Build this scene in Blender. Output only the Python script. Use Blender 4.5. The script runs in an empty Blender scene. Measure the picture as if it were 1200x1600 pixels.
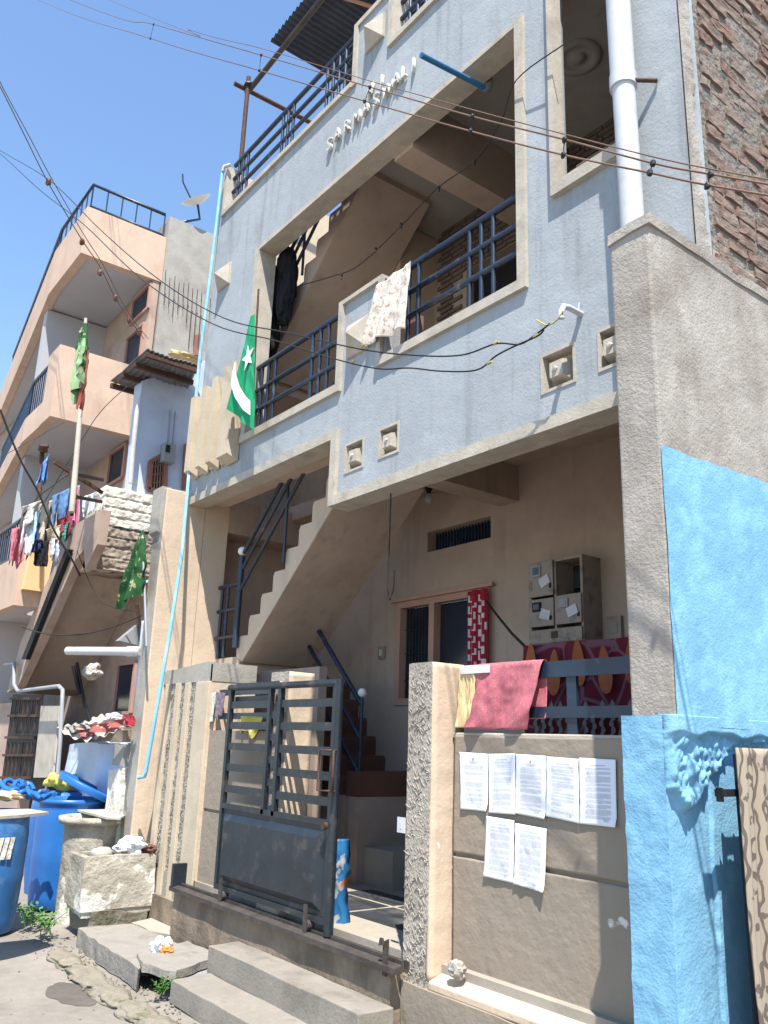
import bpy, bmesh, math, random
from mathutils import Vector, Matrix, noise
random.seed(7)
R = math.radians
sc = bpy.context.scene
col = sc.collection
# ---------------------------------------------------------------- camera
EYE = Vector((0, 0, 1.6)); FPX = 1302.1
_a, _b, _r = R(52.748), R(15.436), R(1.895)
FW = Vector((-math.sin(_a)*math.cos(_b), math.cos(_a)*math.cos(_b), math.sin(_b)))
_rt = Vector((math.cos(_a), math.sin(_a), 0)); _up = _rt.cross(FW)
RT = _rt*math.cos(_r) + _up*math.sin(_r); UP = -_rt*math.sin(_r) + _up*math.cos(_r)
cam = bpy.data.objects.new('camera', bpy.data.cameras.new('camera')); col.objects.link(cam)
cam.matrix_world = Matrix(((RT.x, UP.x, -FW.x, EYE.x), (RT.y, UP.y, -FW.y, EYE.y), (RT.z, UP.z, -FW.z, EYE.z), (0, 0, 0, 1)))
cam.data.sensor_fit = 'HORIZONTAL'; cam.data.sensor_width = 36; cam.data.lens = 36*FPX/1200
cam.data.clip_start = 0.05; cam.data.clip_end = 2000
sc.camera = cam
# ---------------------------------------------------------------- world, sun, exposure
SUN = Vector((0.42, -0.30, 1.0)).normalized()
w = bpy.data.worlds.new('World'); sc.world = w; w.use_nodes = True
nt = w.node_tree; nt.nodes.clear()
bg = nt.nodes.new('ShaderNodeBackground'); ou = nt.nodes.new('ShaderNodeOutputWorld'); sk = nt.nodes.new('ShaderNodeTexSky')
sk.sky_type = 'NISHITA'; sk.sun_disc = False
sk.sun_elevation = math.asin(SUN.z); sk.sun_rotation = math.atan2(SUN.x, SUN.y)
sk.altitude = 500; sk.air_density = 1.4; sk.dust_density = 0.05; sk.ozone_density = 5.0
bg.inputs['Strength'].default_value = 0.13
nt.links.new(sk.outputs[0], bg.inputs[0]); nt.links.new(bg.outputs[0], ou.inputs[0])
sl = bpy.data.lights.new('sun', 'SUN'); sl.energy = 5.0; sl.angle = R(0.55); sl.color = (1.0, 0.95, 0.87)
so = bpy.data.objects.new('sun', sl); col.objects.link(so)
so.rotation_euler = (-SUN).to_track_quat('-Z', 'Y').to_euler(); so.location = (6, -6, 20)
sc.view_settings.view_transform = 'Standard'; sc.view_settings.look = 'None'
sc.view_settings.gamma = 1; sc.view_settings.exposure = 1.05
sc.cycles.max_bounces = 8; sc.cycles.diffuse_bounces = 5
# ---------------------------------------------------------------- helpers: a point of the photo on a real plane
def ray(px, py): return RT*((px-600)/FPX) - UP*((py-800)/FPX) + FW
def _on(k, v, px, py):
    d = ray(px, py); return EYE + d*((v-EYE[k])/d[k])
def PX(v, px, py): return _on(0, v, px, py)
def PY(v, px, py): return _on(1, v, px, py)
def PZ(v, px, py): return _on(2, v, px, py)

LOC = {}
def obj(name, bm, m, parent=None, smooth=False, bevel=0):
    me = bpy.data.meshes.new(name)
    off = LOC.get(parent.name, Vector()) if parent else Vector()
    if off.length: bmesh.ops.translate(bm, verts=bm.verts, vec=-off)
    bmesh.ops.recalc_face_normals(bm, faces=bm.faces)
    bm.to_mesh(me); bm.free()
    o = bpy.data.objects.new(name, me); col.objects.link(o)
    ms = m if isinstance(m, (list, tuple)) else [m]
    for x in ms: me.materials.append(x)
    if smooth:
        for p in me.polygons: p.use_smooth = True
    if bevel:
        b = o.modifiers.new('bevel', 'BEVEL'); b.width = bevel; b.segments = 2; b.limit_method = 'ANGLE'
    if parent:
        o.parent = parent; LOC[o.name] = off
    else: LOC[o.name] = Vector()
    return o
def tag(o, label, cat, group=None, kind=None):
    o['label'] = label; o['category'] = cat
    if group: o['group'] = group
    if kind: o['kind'] = kind
    return o
def thing(name, label, cat, loc, group=None):
    o = bpy.data.objects.new(name, None); col.objects.link(o); o.empty_display_size = .1
    o.location = loc; LOC[o.name] = Vector(loc)
    return tag(o, label, cat, group)
def structure(name, bm, m, **k):
    o = obj(name, bm, m, **k); o['kind'] = 'structure'; return o
def B(): return bmesh.new()
def box(bm, x0, x1, y0, y1, z0, z1, mi=0):
    v = [bm.verts.new(p) for p in ((x0,y0,z0),(x1,y0,z0),(x1,y1,z0),(x0,y1,z0),(x0,y0,z1),(x1,y0,z1),(x1,y1,z1),(x0,y1,z1))]
    for f in ((0,1,2,3),(4,5,6,7),(0,1,5,4),(1,2,6,5),(2,3,7,6),(3,0,4,7)):
        bm.faces.new([v[i] for i in f]).material_index = mi
    return bm
def prism(bm, pts, d, mi=0):
    d = Vector(d); a = [bm.verts.new(p) for p in pts]; b = [bm.verts.new(Vector(p)+d) for p in pts]; n = len(pts)
    bm.faces.new(a).material_index = mi; bm.faces.new(b[::-1]).material_index = mi
    for i in range(n): bm.faces.new((a[i], a[(i+1)%n], b[(i+1)%n], b[i])).material_index = mi
    return bm
def tube(bm, pts, r, n=8, mi=0, cap=True):
    pts = [Vector(p) for p in pts]; rings = []
    up0 = None
    for i, p in enumerate(pts):
        t = (pts[min(i+1, len(pts)-1)]-pts[max(i-1, 0)]).normalized()
        if up0 is None: up0 = Vector((0,0,1)) if abs(t.z) < .9 else Vector((1,0,0))
        s = t.cross(up0).normalized(); u = s.cross(t).normalized(); up0 = u
        rr = r[i] if isinstance(r, (list, tuple)) else r
        rings.append([bm.verts.new(p+(s*math.cos(k*2*math.pi/n)+u*math.sin(k*2*math.pi/n))*rr) for k in range(n)])
    for a, b in zip(rings, rings[1:]):
        for k in range(n):
            f = bm.faces.new((a[k], a[(k+1)%n], b[(k+1)%n], b[k])); f.material_index = mi; f.smooth = True
    if cap:
        for q in (rings[0], rings[-1][::-1]):
            f = bm.faces.new(q); f.material_index = mi
            for e in f.edges: e.smooth = False
    return bm
def bar(bm, p, q, a, b=None, mi=0):      # square bar between two points
    p, q = Vector(p), Vector(q); b = b or a; t = (q-p).normalized()
    up = Vector((0,0,1)) if abs(t.z) < .9 else Vector((0,1,0))
    s = t.cross(up).normalized(); u = s.cross(t).normalized()
    c = [(-s*a-u*b)/2, (s*a-u*b)/2, (s*a+u*b)/2, (-s*a+u*b)/2]
    return prism(bm, [p+x for x in c], q-p, mi)
def lathe(bm, c, prof, n=32, mi=0, sx=1, sy=1, squash=None):
    c = Vector(c); rings = []
    for r, z in prof:
        rings.append([bm.verts.new(c+Vector((math.cos(k*2*math.pi/n)*r*sx, math.sin(k*2*math.pi/n)*r*sy, z))) for k in range(n)])
    for a, b in zip(rings, rings[1:]):
        for k in range(n):
            f = bm.faces.new((a[k], a[(k+1)%n], b[(k+1)%n], b[k])); f.material_index = mi; f.smooth = True
    return rings
def ball(bm, c, r, s=(1,1,1), sub=2):
    g = bmesh.ops.create_icosphere(bm, subdivisions=sub, radius=r)
    for v in g['verts']: v.co = Vector((v.co.x*s[0], v.co.y*s[1], v.co.z*s[2])) + Vector(c)
    return g['verts']
def nz(p, sc_=1, seed=0): return noise.noise(Vector(p)*sc_ + Vector((seed*7.3, seed*3.1, seed*1.7)))
def rock(bm, c, s, amp=.2, sub=3, seed=0, fr=2.2):
    g = bmesh.ops.create_icosphere(bm, subdivisions=sub, radius=1)
    for v in g['verts']:
        d = v.co.copy(); k = 1 + amp*nz(d, fr, seed) + amp*.4*nz(d, fr*3, seed+4)
        v.co = Vector((d.x*s[0]*k, d.y*s[1]*k, d.z*s[2]*k)) + Vector(c)
def rough_box(bm, x0, x1, y0, y1, z0, z1, amp=.01, cuts=10, fr=8, seed=0, taper=0):
    b2 = bmesh.new(); box(b2, x0, x1, y0, y1, z0, z1)
    bmesh.ops.subdivide_edges(b2, edges=b2.edges, cuts=cuts, use_grid_fill=True)
    c = Vector(((x0+x1)/2, (y0+y1)/2, (z0+z1)/2))
    for v in b2.verts:
        d = (v.co-c); k = (v.co.z-z0)/max(z1-z0, .001)
        if taper: v.co.x = c.x+(v.co.x-c.x)*(1-taper*(1-k)); v.co.y = c.y+(v.co.y-c.y)*(1-taper*(1-k))
        v.co += Vector((nz(v.co, fr, seed), nz(v.co, fr, seed+1), nz(v.co, fr, seed+2)))*amp + Vector((nz(v.co, fr*.3, seed), nz(v.co, fr*.3, seed+1), nz(v.co, fr*.3, seed+2)))*amp*1.5
    m = bpy.data.meshes.new('t'); b2.to_mesh(m); b2.free(); bm.from_mesh(m); bpy.data.meshes.remove(m)
    return bm
def grid(bm, f, nu, nv, mi=0):
    V = [[bm.verts.new(f(i/nu, j/nv)) for j in range(nv+1)] for i in range(nu+1)]
    for i in range(nu):
        for j in range(nv):
            q = bm.faces.new((V[i][j], V[i+1][j], V[i+1][j+1], V[i][j+1])); q.smooth = True
            q.material_index = mi(i/nu, j/nv) if callable(mi) else mi
    return V
def cellwall(bm, cuts_a, cuts_z, inside, c0, c1, axis='y', mi=None):
    """a wall with openings: closed solid from a grid of cells; runs along x (axis y) or along y (axis x)"""
    A, Z = sorted(cuts_a), sorted(cuts_z); vs = {}
    def V(i, j, k):
        if (i, j, k) not in vs:
            a, z, c = A[i], Z[j], (c0, c1)[k]
            vs[(i, j, k)] = bm.verts.new((a, c, z) if axis == 'y' else (c, a, z))
        return vs[(i, j, k)]
    ins = lambda i, j: 0 <= i < len(A)-1 and 0 <= j < len(Z)-1 and inside((A[i]+A[i+1])/2, (Z[j]+Z[j+1])/2)
    for i in range(len(A)-1):
        for j in range(len(Z)-1):
            if not ins(i, j): continue
            for k in (0, 1):
                f = bm.faces.new([V(i,j,k), V(i+1,j,k), V(i+1,j+1,k), V(i,j+1,k)])
                if mi: f.material_index = mi((A[i]+A[i+1])/2, (Z[j]+Z[j+1])/2)
            if not ins(i-1, j): bm.faces.new([V(i,j,0), V(i,j,1), V(i,j+1,1), V(i,j+1,0)])
            if not ins(i+1, j): bm.faces.new([V(i+1,j,0), V(i+1,j,1), V(i+1,j+1,1), V(i+1,j+1,0)])
            if not ins(i, j-1): bm.faces.new([V(i,j,0), V(i,j,1), V(i+1,j,1), V(i+1,j,0)])
            if not ins(i, j+1): bm.faces.new([V(i,j+1,0), V(i,j+1,1), V(i+1,j+1,1), V(i+1,j+1,0)])
    return bm
# ---------------------------------------------------------------- materials
def mat(name, c, rough=.85, var=.10, vs=3.0, bump=.25, bs=60, stain=None, stain_amt=.3, stain_s=1.5, stain_lo=.5, stain_hi=.62,
        metal=0, spec=.3, sheen=0, patch=None, patch_s=5, patch_lo=.66, stretch=None, bump2=0, bs2=8, bdist=.01, worm=0, alpha=1, streak=0):
    m = bpy.data.materials.new(name); m.use_nodes = True; t = m.node_tree; N = t.nodes; Lk = t.links.new
    p = N['Principled BSDF']; p.inputs['Roughness'].default_value = rough; p.inputs['Metallic'].default_value = metal
    p.inputs['Specular IOR Level'].default_value = spec
    tc = N.new('ShaderNodeTexCoord'); src = tc.outputs['Object']
    def tex(scale, detail=5, ro=.6, st=None):
        n = N.new('ShaderNodeTexNoise'); n.inputs['Scale'].default_value = scale; n.inputs['Detail'].default_value = detail; n.inputs['Roughness'].default_value = ro
        if st:
            mp = N.new('ShaderNodeMapping'); mp.inputs['Scale'].default_value = st; Lk(src, mp.inputs[0]); Lk(mp.outputs[0], n.inputs[0])
        else: Lk(src, n.inputs[0])
        return n.outputs[0]
    def ramp(f, lo, hi, a=0, b=1):
        n = N.new('ShaderNodeMapRange'); n.inputs[1].default_value = lo; n.inputs[2].default_value = hi; n.inputs[3].default_value = a; n.inputs[4].default_value = b; Lk(f, n.inputs[0]); return n.outputs[0]
    def mix(f, a, b, mode='MIX'):
        n = N.new('ShaderNodeMix'); n.data_type = 'RGBA'; n.blend_type = mode
        for s, i in ((f, 0), (a, 6), (b, 7)):
            if hasattr(s, 'is_linked') or hasattr(s, 'links'): Lk(s, n.inputs[i])
            else: n.inputs[i].default_value = s if i == 0 else (*s[:3], 1)
        return n.outputs[2]
    lo = tuple(x*(1-var*1.4) for x in c); hi = tuple(min(1, x*(1+var)) for x in c)
    cc = mix(ramp(tex(vs), .3, .7), lo, hi)
    cc = mix(ramp(tex(vs*9, 3), .35, .75, 0, .5), cc, tuple(x*(1-var*1.6) for x in c))
    if stain:
        cc = mix(ramp(tex(stain_s, 8, .65, stretch), stain_lo, stain_hi, 0, stain_amt), cc, stain)
    if streak:
        cc = mix(ramp(tex(7, 5, .6, (1,1,.07)), .55, .70, 0, streak), cc, tuple(x*.45 for x in c))
        cc = mix(ramp(tex(3.1, 7, .7, (1,1,.8)), .60, .68, 0, streak*.8), cc, tuple(x*1.28 for x in c))
    if patch:
        cc = mix(ramp(tex(patch_s, 6, .55), patch_lo, patch_lo+.015), cc, patch)
    Lk(cc, p.inputs['Base Color'])
    h = ramp(tex(bs, 4, .65), 0, 1)
    bn = N.new('ShaderNodeBump'); bn.inputs['Strength'].default_value = bump; bn.inputs['Distance'].default_value = bdist; Lk(h, bn.inputs['Height'])
    last = bn
    if bump2:
        b2 = N.new('ShaderNodeBump'); b2.inputs['Strength'].default_value = bump2; b2.inputs['Distance'].default_value = bdist*4; Lk(ramp(tex(bs2, 3, .5), 0, 1), b2.inputs['Height'])
        Lk(b2.outputs[0], bn.inputs['Normal'])
    if worm:
        v = tex(38, 1.5, .5, (1.3, 1.3, .75)); d = N.new('ShaderNodeMath'); d.operation = 'SUBTRACT'; Lk(v, d.inputs[0]); d.inputs[1].default_value = .5
        a = N.new('ShaderNodeMath'); a.operation = 'ABSOLUTE'; Lk(d.outputs[0], a.inputs[0])
        b3 = N.new('ShaderNodeBump'); b3.inputs['Strength'].default_value = worm; b3.inputs['Distance'].default_value = .02; Lk(ramp(a.outputs[0], 0, .12, 1, 0), b3.inputs['Height'])
        Lk(b3.outputs[0], bn.inputs['Normal'])
    Lk(bn.outputs[0], p.inputs['Normal'])
    return m
M = {}
M['blue_grey'] = mat('blue_grey_stucco', (.335,.36,.378), bump=.34, bs=55, bump2=.10, bs2=9, var=.10, vs=1.3, stain=(.20,.20,.20), stain_amt=.62, stain_s=2.6, stain_lo=.53, stain_hi=.72, stretch=(1,1,.45), streak=.45)
M['trim'] = mat('beige_trim', (.44,.395,.33), bump=.3, var=.12, vs=6, stain=(.20,.17,.14), stain_amt=.5, stain_s=7, stain_lo=.5, stain_hi=.75)
M['fin'] = mat('cream_fin_paint', (.50,.42,.31), bump=.3, var=.08, stain=(.35,.28,.2), stain_amt=.35, stain_s=4)
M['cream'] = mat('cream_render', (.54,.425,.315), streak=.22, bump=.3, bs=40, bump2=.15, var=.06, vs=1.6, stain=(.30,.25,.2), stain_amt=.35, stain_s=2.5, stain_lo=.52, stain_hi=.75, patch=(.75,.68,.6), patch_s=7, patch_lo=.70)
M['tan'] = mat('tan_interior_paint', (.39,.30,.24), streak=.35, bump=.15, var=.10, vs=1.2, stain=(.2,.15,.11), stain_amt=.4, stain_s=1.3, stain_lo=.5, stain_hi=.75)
M['soffit'] = mat('brown_soffit_paint', (.48,.375,.30), streak=.3, bump=.12, var=.09, vs=1.0, stain=(.18,.12,.08), stain_amt=.4, stain_s=1.6, stain_lo=.52, stain_hi=.8)
M['panel'] = mat('tan_textured_wall', (.27,.225,.175), bump=.3, bs=45, bump2=.2, bs2=14, bdist=.008, var=.07, vs=1.5, patch=(.62,.60,.54), patch_s=3.0, patch_lo=.665, stain=(.25,.19,.14), stain_amt=.4, stain_s=1.5)
M['rough'] = mat('wormy_rough_plaster', (.38,.335,.28), bump=.4, bs=70, worm=.28, var=.10, stain=(.2,.17,.13), stain_amt=.4, stain_s=5)
M['concrete'] = mat('grey_concrete', (.36,.335,.295), bump=.6, bs=70, var=.14, vs=3, stain=(.17,.15,.13), stain_amt=.55, stain_s=2.5, stain_lo=.48, stain_hi=.7)
M['step'] = mat('pale_cement_step', (.25,.225,.19), bump=.4, bs=50, var=.12, vs=4, stain=(.13,.11,.09), stain_amt=.5, stain_s=3.5)
M['dirt'] = mat('dusty_cement_street', (.24,.215,.185), bump=.6, bs=40, var=.14, vs=1.6, stain=(.12,.10,.08), stain_amt=.6, stain_s=1.1, stain_lo=.5, stain_hi=.66)
M['plinth'] = mat('dirty_brown_plinth', (.24,.185,.135), bump=.6, bs=40, bump2=.4, var=.18, vs=4, stain=(.10,.08,.06), stain_amt=.7, stain_s=3, stretch=(1,1,.4))
M['steel'] = mat('dark_blue_painted_steel', (.014,.028,.055), rough=.38, bump=.08, var=.25, spec=.5, stain=(.25,.25,.25), stain_amt=.35, stain_s=9, stain_lo=.6, stain_hi=.7)
M['gate'] = mat('weathered_navy_gate_paint', (.015,.021,.029), rough=.45, bump=.12, var=.3, vs=5, spec=.5, stain=(.16,.13,.10), stain_amt=.45, stain_s=6, stain_lo=.55, stain_hi=.75)
M['rust'] = mat('rusty_iron', (.085,.045,.032), rough=.75, bump=.4, var=.3, vs=12)
M['darksteel'] = mat('dark_rusty_track', (.07,.058,.052), rough=.6, bump=.5, var=.3, vs=8)
M['bluewall'] = mat('sky_blue_limewash', (.175,.375,.535), bump=.45, bs=75, bump2=.12, bs2=16, var=.10, vs=2.5, stain=(.24,.46,.62), stain_amt=.5, stain_s=5)
M['greywall'] = mat('bare_grey_render', (.36,.325,.285), bump=.7, bs=60, var=.14, vs=2.2, streak=.35, stain=(.19,.155,.125), stain_amt=.75, stain_s=2.4, stain_lo=.47, stain_hi=.68, bump2=.25, bs2=7)
M['brick'] = mat('rough_red_brick', (.20,.125,.095), bump=.8, bs=40, var=.3, vs=7, stain=(.20,.165,.135), stain_amt=.8, stain_s=5, stain_lo=.42, stain_hi=.6)
M['mortar'] = mat('grey_mortar', (.19,.165,.14), bump=1, bs=30, var=.25, vs=8, bump2=.8, bs2=18)
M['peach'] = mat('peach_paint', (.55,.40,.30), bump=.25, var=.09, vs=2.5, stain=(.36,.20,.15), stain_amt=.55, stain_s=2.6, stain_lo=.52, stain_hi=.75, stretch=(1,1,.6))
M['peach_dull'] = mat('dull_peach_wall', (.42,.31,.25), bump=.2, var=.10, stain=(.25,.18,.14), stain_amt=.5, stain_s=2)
M['slabgrey'] = mat('grey_balcony_ceiling', (.42,.42,.44), bump=.1, var=.06, vs=1)
M['paleblue'] = mat('pale_blue_wall', (.50,.58,.72), bump=.3, var=.08, stain=(.3,.33,.4), stain_amt=.4)
M['white_worn'] = mat('flaking_whitewash', (.62,.58,.50), bump=.9, bs=25, bump2=.8, bs2=9, var=.12, vs=6, stain=(.28,.2,.14), stain_amt=.7, stain_s=7, stain_lo=.55, stain_hi=.68, patch=(.45,.18,.10), patch_s=4, patch_lo=.70)
M['wet_brick'] = mat('cracked_grey_masonry', (.33,.27,.22), bump=.9, bs=25, bump2=.8, bs2=9, var=.22, vs=6, stain=(.07,.06,.05), stain_amt=.9, stain_s=5, stain_lo=.55, stain_hi=.62)
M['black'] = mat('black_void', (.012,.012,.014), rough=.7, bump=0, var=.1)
M['cable'] = mat('black_cable', (.018,.018,.02), rough=.55, bump=.1, var=.2)
M['wire'] = mat('brown_wire', (.16,.09,.06), rough=.6, bump=.1, var=.2)
M['pvc_white'] = mat('dusty_white_pvc', (.50,.51,.53), rough=.45, bump=.08, var=.04, stain=(.33,.31,.28), stain_amt=.3, stain_s=9)
M['pvc_grey'] = mat('grey_pvc', (.27,.28,.30), rough=.45, bump=.05, var=.08)
M['pvc_blue'] = mat('sky_blue_pvc', (.22,.50,.72), rough=.45, bump=.05, var=.08, stain=(.5,.6,.65), stain_amt=.5, stain_s=6)
M['pipe_blue'] = mat('deep_blue_pipe', (.04,.16,.32), rough=.45, bump=.05, var=.1)
M['white'] = mat('white_paint', (.75,.75,.73), rough=.6, bump=.1, var=.05)
M['paper'] = mat('white_paper', (.74,.76,.82), rough=.8, bump=.05, var=.02)
M['ink'] = mat('grey_print', (.26,.26,.30), rough=.9, bump=0, var=.05)
M['wood'] = mat('reddish_wood_frame', (.27,.13,.10), rough=.6, bump=.15, var=.15, stretch=(6,6,.6))
M['frame_pink'] = mat('dusty_pink_frame', (.42,.25,.19), rough=.6, bump=.15, var=.1)
M['glass'] = mat('dark_window_glass', (.012,.02,.035), rough=.15, bump=0, var=.05, spec=.5)
M['ceil'] = mat('grey_ceiling_paint', (.36,.335,.31), streak=.25, bump=.12, var=.07)
M['tin_light'] = mat('dull_tin_awning', (.20,.20,.20), rough=.6, bump=.3, var=.2, stain=(.10,.06,.04), stain_amt=.6, stain_s=3)
M['tin'] = mat('dark_corrugated_tin', (.05,.06,.08), rough=.5, bump=.15, var=.2, metal=.3)
M['drum'] = mat('faded_blue_plastic', (.03,.13,.33), rough=.42, bump=.1, var=.15, vs=4, stain=(.12,.26,.5), stain_amt=.6, stain_s=3, spec=.4)
M['drum2'] = mat('bright_blue_plastic', (.02,.13,.40), rough=.4, bump=.06, var=.12, vs=2, spec=.4)
M['leaf'] = mat('green_leaf', (.09,.20,.04), rough=.6, bump=.1, var=.3, vs=20)
M['stone'] = mat('pale_cement_trough', (.42,.38,.31), bump=.9, bs=35, bump2=.5, bs2=10, var=.15, vs=5, stain=(.16,.13,.10), stain_amt=.7, stain_s=4, stain_lo=.48, stain_hi=.68, patch=(.58,.56,.50), patch_s=2.2, patch_lo=.56)
M['ledge'] = mat('cracked_stone_slab', (.27,.25,.22), bump=.6, bs=45, bump2=.4, bs2=10, var=.12, vs=4, stain=(.14,.12,.1), stain_amt=.5, stain_s=4)
M['kerb'] = mat('mossy_kerb_stone', (.25,.22,.17), bump=.9, bs=30, bump2=.6, var=.2, vs=6, stain=(.07,.08,.04), stain_amt=.7, stain_s=6)
M['tile_dark'] = mat('dark_slate_tile', (.045,.05,.06), rough=.4, bump=.15, var=.25, vs=5, stain=(.2,.19,.18), stain_amt=.4, stain_s=3)
M['floor'] = mat('pale_cement_floor', (.33,.30,.25), bump=.25, var=.1, vs=2, stain=(.2,.17,.14), stain_amt=.4)
M['redtile'] = mat('red_oxide_step', (.14,.065,.045), rough=.6, bump=.2, var=.2)
def cloth(name, c, **k): return mat(name, c, rough=.9, bump=k.pop('bump', .25), bs=k.pop('bs', 220), var=k.pop('var', .12), **k)
# patterned cloth: stripes/prints with hard shapes
def pattern_mat(name, base, cols, kind='voronoi', scale=10, thr=.35, rough=.9, coord='Object', rot=(0,0,0), stretch=(1,1,1)):
    m = bpy.data.materials.new(name); m.use_nodes = True; t = m.node_tree; N = t.nodes; Lk = t.links.new
    p = N['Principled BSDF']; p.inputs['Roughness'].default_value = rough; p.inputs['Specular IOR Level'].default_value = .2
    tc = N.new('ShaderNodeTexCoord'); prev = None
    cur = (*base, 1)
    for i, (cc, ty, s, th) in enumerate(cols):
        mp = N.new('ShaderNodeMapping'); mp.inputs['Rotation'].default_value = rot; mp.inputs['Scale'].default_value = stretch; mp.inputs['Location'].default_value = (i*3.3, i*1.7, i*2.1)
        Lk(tc.outputs[coord], mp.inputs[0])
        if ty == 'voronoi':
            n = N.new('ShaderNodeTexVoronoi'); n.inputs['Scale'].default_value = s; o = n.outputs['Distance']; inv = True
        elif ty == 'cells':
            n = N.new('ShaderNodeTexVoronoi'); n.feature = 'DISTANCE_TO_EDGE'; n.distance = 'EUCLIDEAN'; n.inputs['Scale'].default_value = s; o = n.outputs['Distance']; inv = True
        elif ty == 'wave':
            n = N.new('ShaderNodeTexWave'); n.inputs['Scale'].default_value = s; n.inputs['Distortion'].default_value = 6; n.inputs['Detail'].default_value = 1; o = n.outputs[1]; inv = False
        elif ty == 'bands':
            n = N.new('ShaderNodeTexWave'); n.inputs['Scale'].default_value = s; n.inputs['Distortion'].default_value = .3; o = n.outputs[1]; inv = False
        else:
            n = N.new('ShaderNodeTexNoise'); n.inputs['Scale'].default_value = s; n.inputs['Detail'].default_value = 3; o = n.outputs[0]; inv = False
        Lk(mp.outputs[0], n.inputs[0])
        r = N.new('ShaderNodeMapRange'); r.inputs[1].default_value = th-.015; r.inputs[2].default_value = th+.015
        r.inputs[3].default_value = 1 if inv else 0; r.inputs[4].default_value = 0 if inv else 1; Lk(o, r.inputs[0])
        x = N.new('ShaderNodeMix'); x.data_type = 'RGBA'; Lk(r.outputs[0], x.inputs[0])
        if prev: Lk(prev, x.inputs[6])
        else: x.inputs[6].default_value = cur
        x.inputs[7].default_value = (*cc, 1); prev = x.outputs[2]
    Lk(prev, p.inputs['Base Color'])
    bn = N.new('ShaderNodeBump'); bn.inputs['Strength'].default_value = .2; bn.inputs['Distance'].default_value = .004
    n = N.new('ShaderNodeTexNoise'); n.inputs['Scale'].default_value = 200; Lk(tc.outputs['Object'], n.inputs[0]); Lk(n.outputs[0], bn.inputs['Height']); Lk(bn.outputs[0], p.inputs['Normal'])
    return m
# ================================================================ THE HOUSE
XL, XR, YF = -7.5, -1.93, 3.30
house = thing('house', 'blue grey stucco house with beige trim, stepped porch opening and sign letters', 'house', (-4.7, 3.3, 0))
# front wall with its openings
def fac_in(x, z):
    if x < -4.97:
        if z < 3.84: return False
    elif z < 3.31: return False
    if x < -7.40: return z < 7.64
    if x < -4.97 and z > 7.06: return False
    if z > 7.66: return False
    if -4.42 < x < -2.75 and z > 7.10: return False
    if -6.45 < x < -4.99 and 4.25 < z < 6.17: return False
    if -4.99 < x < -4.42 and 4.93 < z < 6.17: return False
    if -4.42 < x < -3.07 and 4.28 < z < 6.17: return False
    if -2.82 < x < -2.28 and 4.78 < z < 6.6: return False
    for a, b, c, d in NICHES:
        if a < x < b and c < z < d: return False
    return True
NICHES = [(-4.84,-4.60,3.49,3.725), (-4.425,-4.195,3.50,3.728), (-2.918,-2.668,3.50,3.742), (-2.52,-2.33,3.50,3.742)]
cx = [XL,-7.40,-6.45,-4.99,-4.97,-4.42,-3.07,-2.82,-2.75,-2.28,XR]; cz = [3.31,3.84,4.25,4.28,4.78,4.93,6.17,6.6,7.06,7.10,7.64,7.66]
for n in NICHES: cx += [n[0], n[1]]; cz += [n[2], n[3]]
cx = sorted(set(cx)); cz = sorted(set(cz))
fw = obj('front_wall', cellwall(B(), cx, cz, fac_in, YF, YF+.16), M['blue_grey'], house)
# beige trim bands (2.5 cm proud)
def trimbar(x0, x1, z0, z1, y0=YF-.028, y1=YF+.03, m='trim', par=None): return obj('trim_band', box(B(), x0, x1, y0, y1, z0, z1), M[m], par or house)
trimbar(XL, -4.99, 3.80, 3.875, YF-.03, YF+.165)
b = B(); box(b, -4.995, -4.92, YF-.033, YF+.165, 3.27, 3.872); obj('trim_band', b, M['trim'], house)
trimbar(-4.92, XR-.012, 3.27, 3.345, YF-.03, YF+.165)
trimbar(-6.52, -4.93, 4.185, 4.252, YF-.03, YF+.17)
trimbar(-6.53, -6.448, 4.252, 6.215, YF-.02, YF+.17)
trimbar(-4.985, -4.93, 4.252, 4.955, YF-.028, YF+.17)
trimbar(-4.93, -4.42, 4.92, 4.955, YF-.028, YF+.17)
trimbar(-4.47, -4.42, 4.215, 4.92, YF-.028, YF+.005)
trimbar(-4.42, -3.0, 4.215, 4.283, YF-.03, YF+.17)
trimbar(-3.072, -3.0, 4.283, 6.215, YF-.025, YF+.17)
trimbar(-6.448, -3.072, 6.165, 6.21, YF-.02, YF+.17)
trimbar(-2.785, -2.745, 4.70, 6.65, YF-.04, YF+.05)
obj('front_wall', box(B(), -2.825,-2.75, YF+.001, YF+.045, 4.78, 6.6), M['blue_grey'], house)
trimbar(-2.745, -2.22, 4.70, 4.78, YF-.04, YF+.17)
trimbar(-7.40, -4.98, 7.03, 7.08, YF-.03, YF+.17)
trimbar(-7.41, -7.36, 7.08, 7.66, YF-.02, YF+.17)
trimbar(-4.98, -4.925, 7.03, 7.69, YF-.02, YF+.17)
trimbar(-4.925, -4.47, 7.64, 7.69, YF-.02, YF+.17)
trimbar(-4.47, -4.415, 7.06, 7.69, YF-.028, YF+.17)
trimbar(-4.415, -2.75, 7.06, 7.115, YF-.028, YF+.17)
trimbar(-2.75, XR, 7.64, 7.69, YF-.02, YF+.17)
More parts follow.
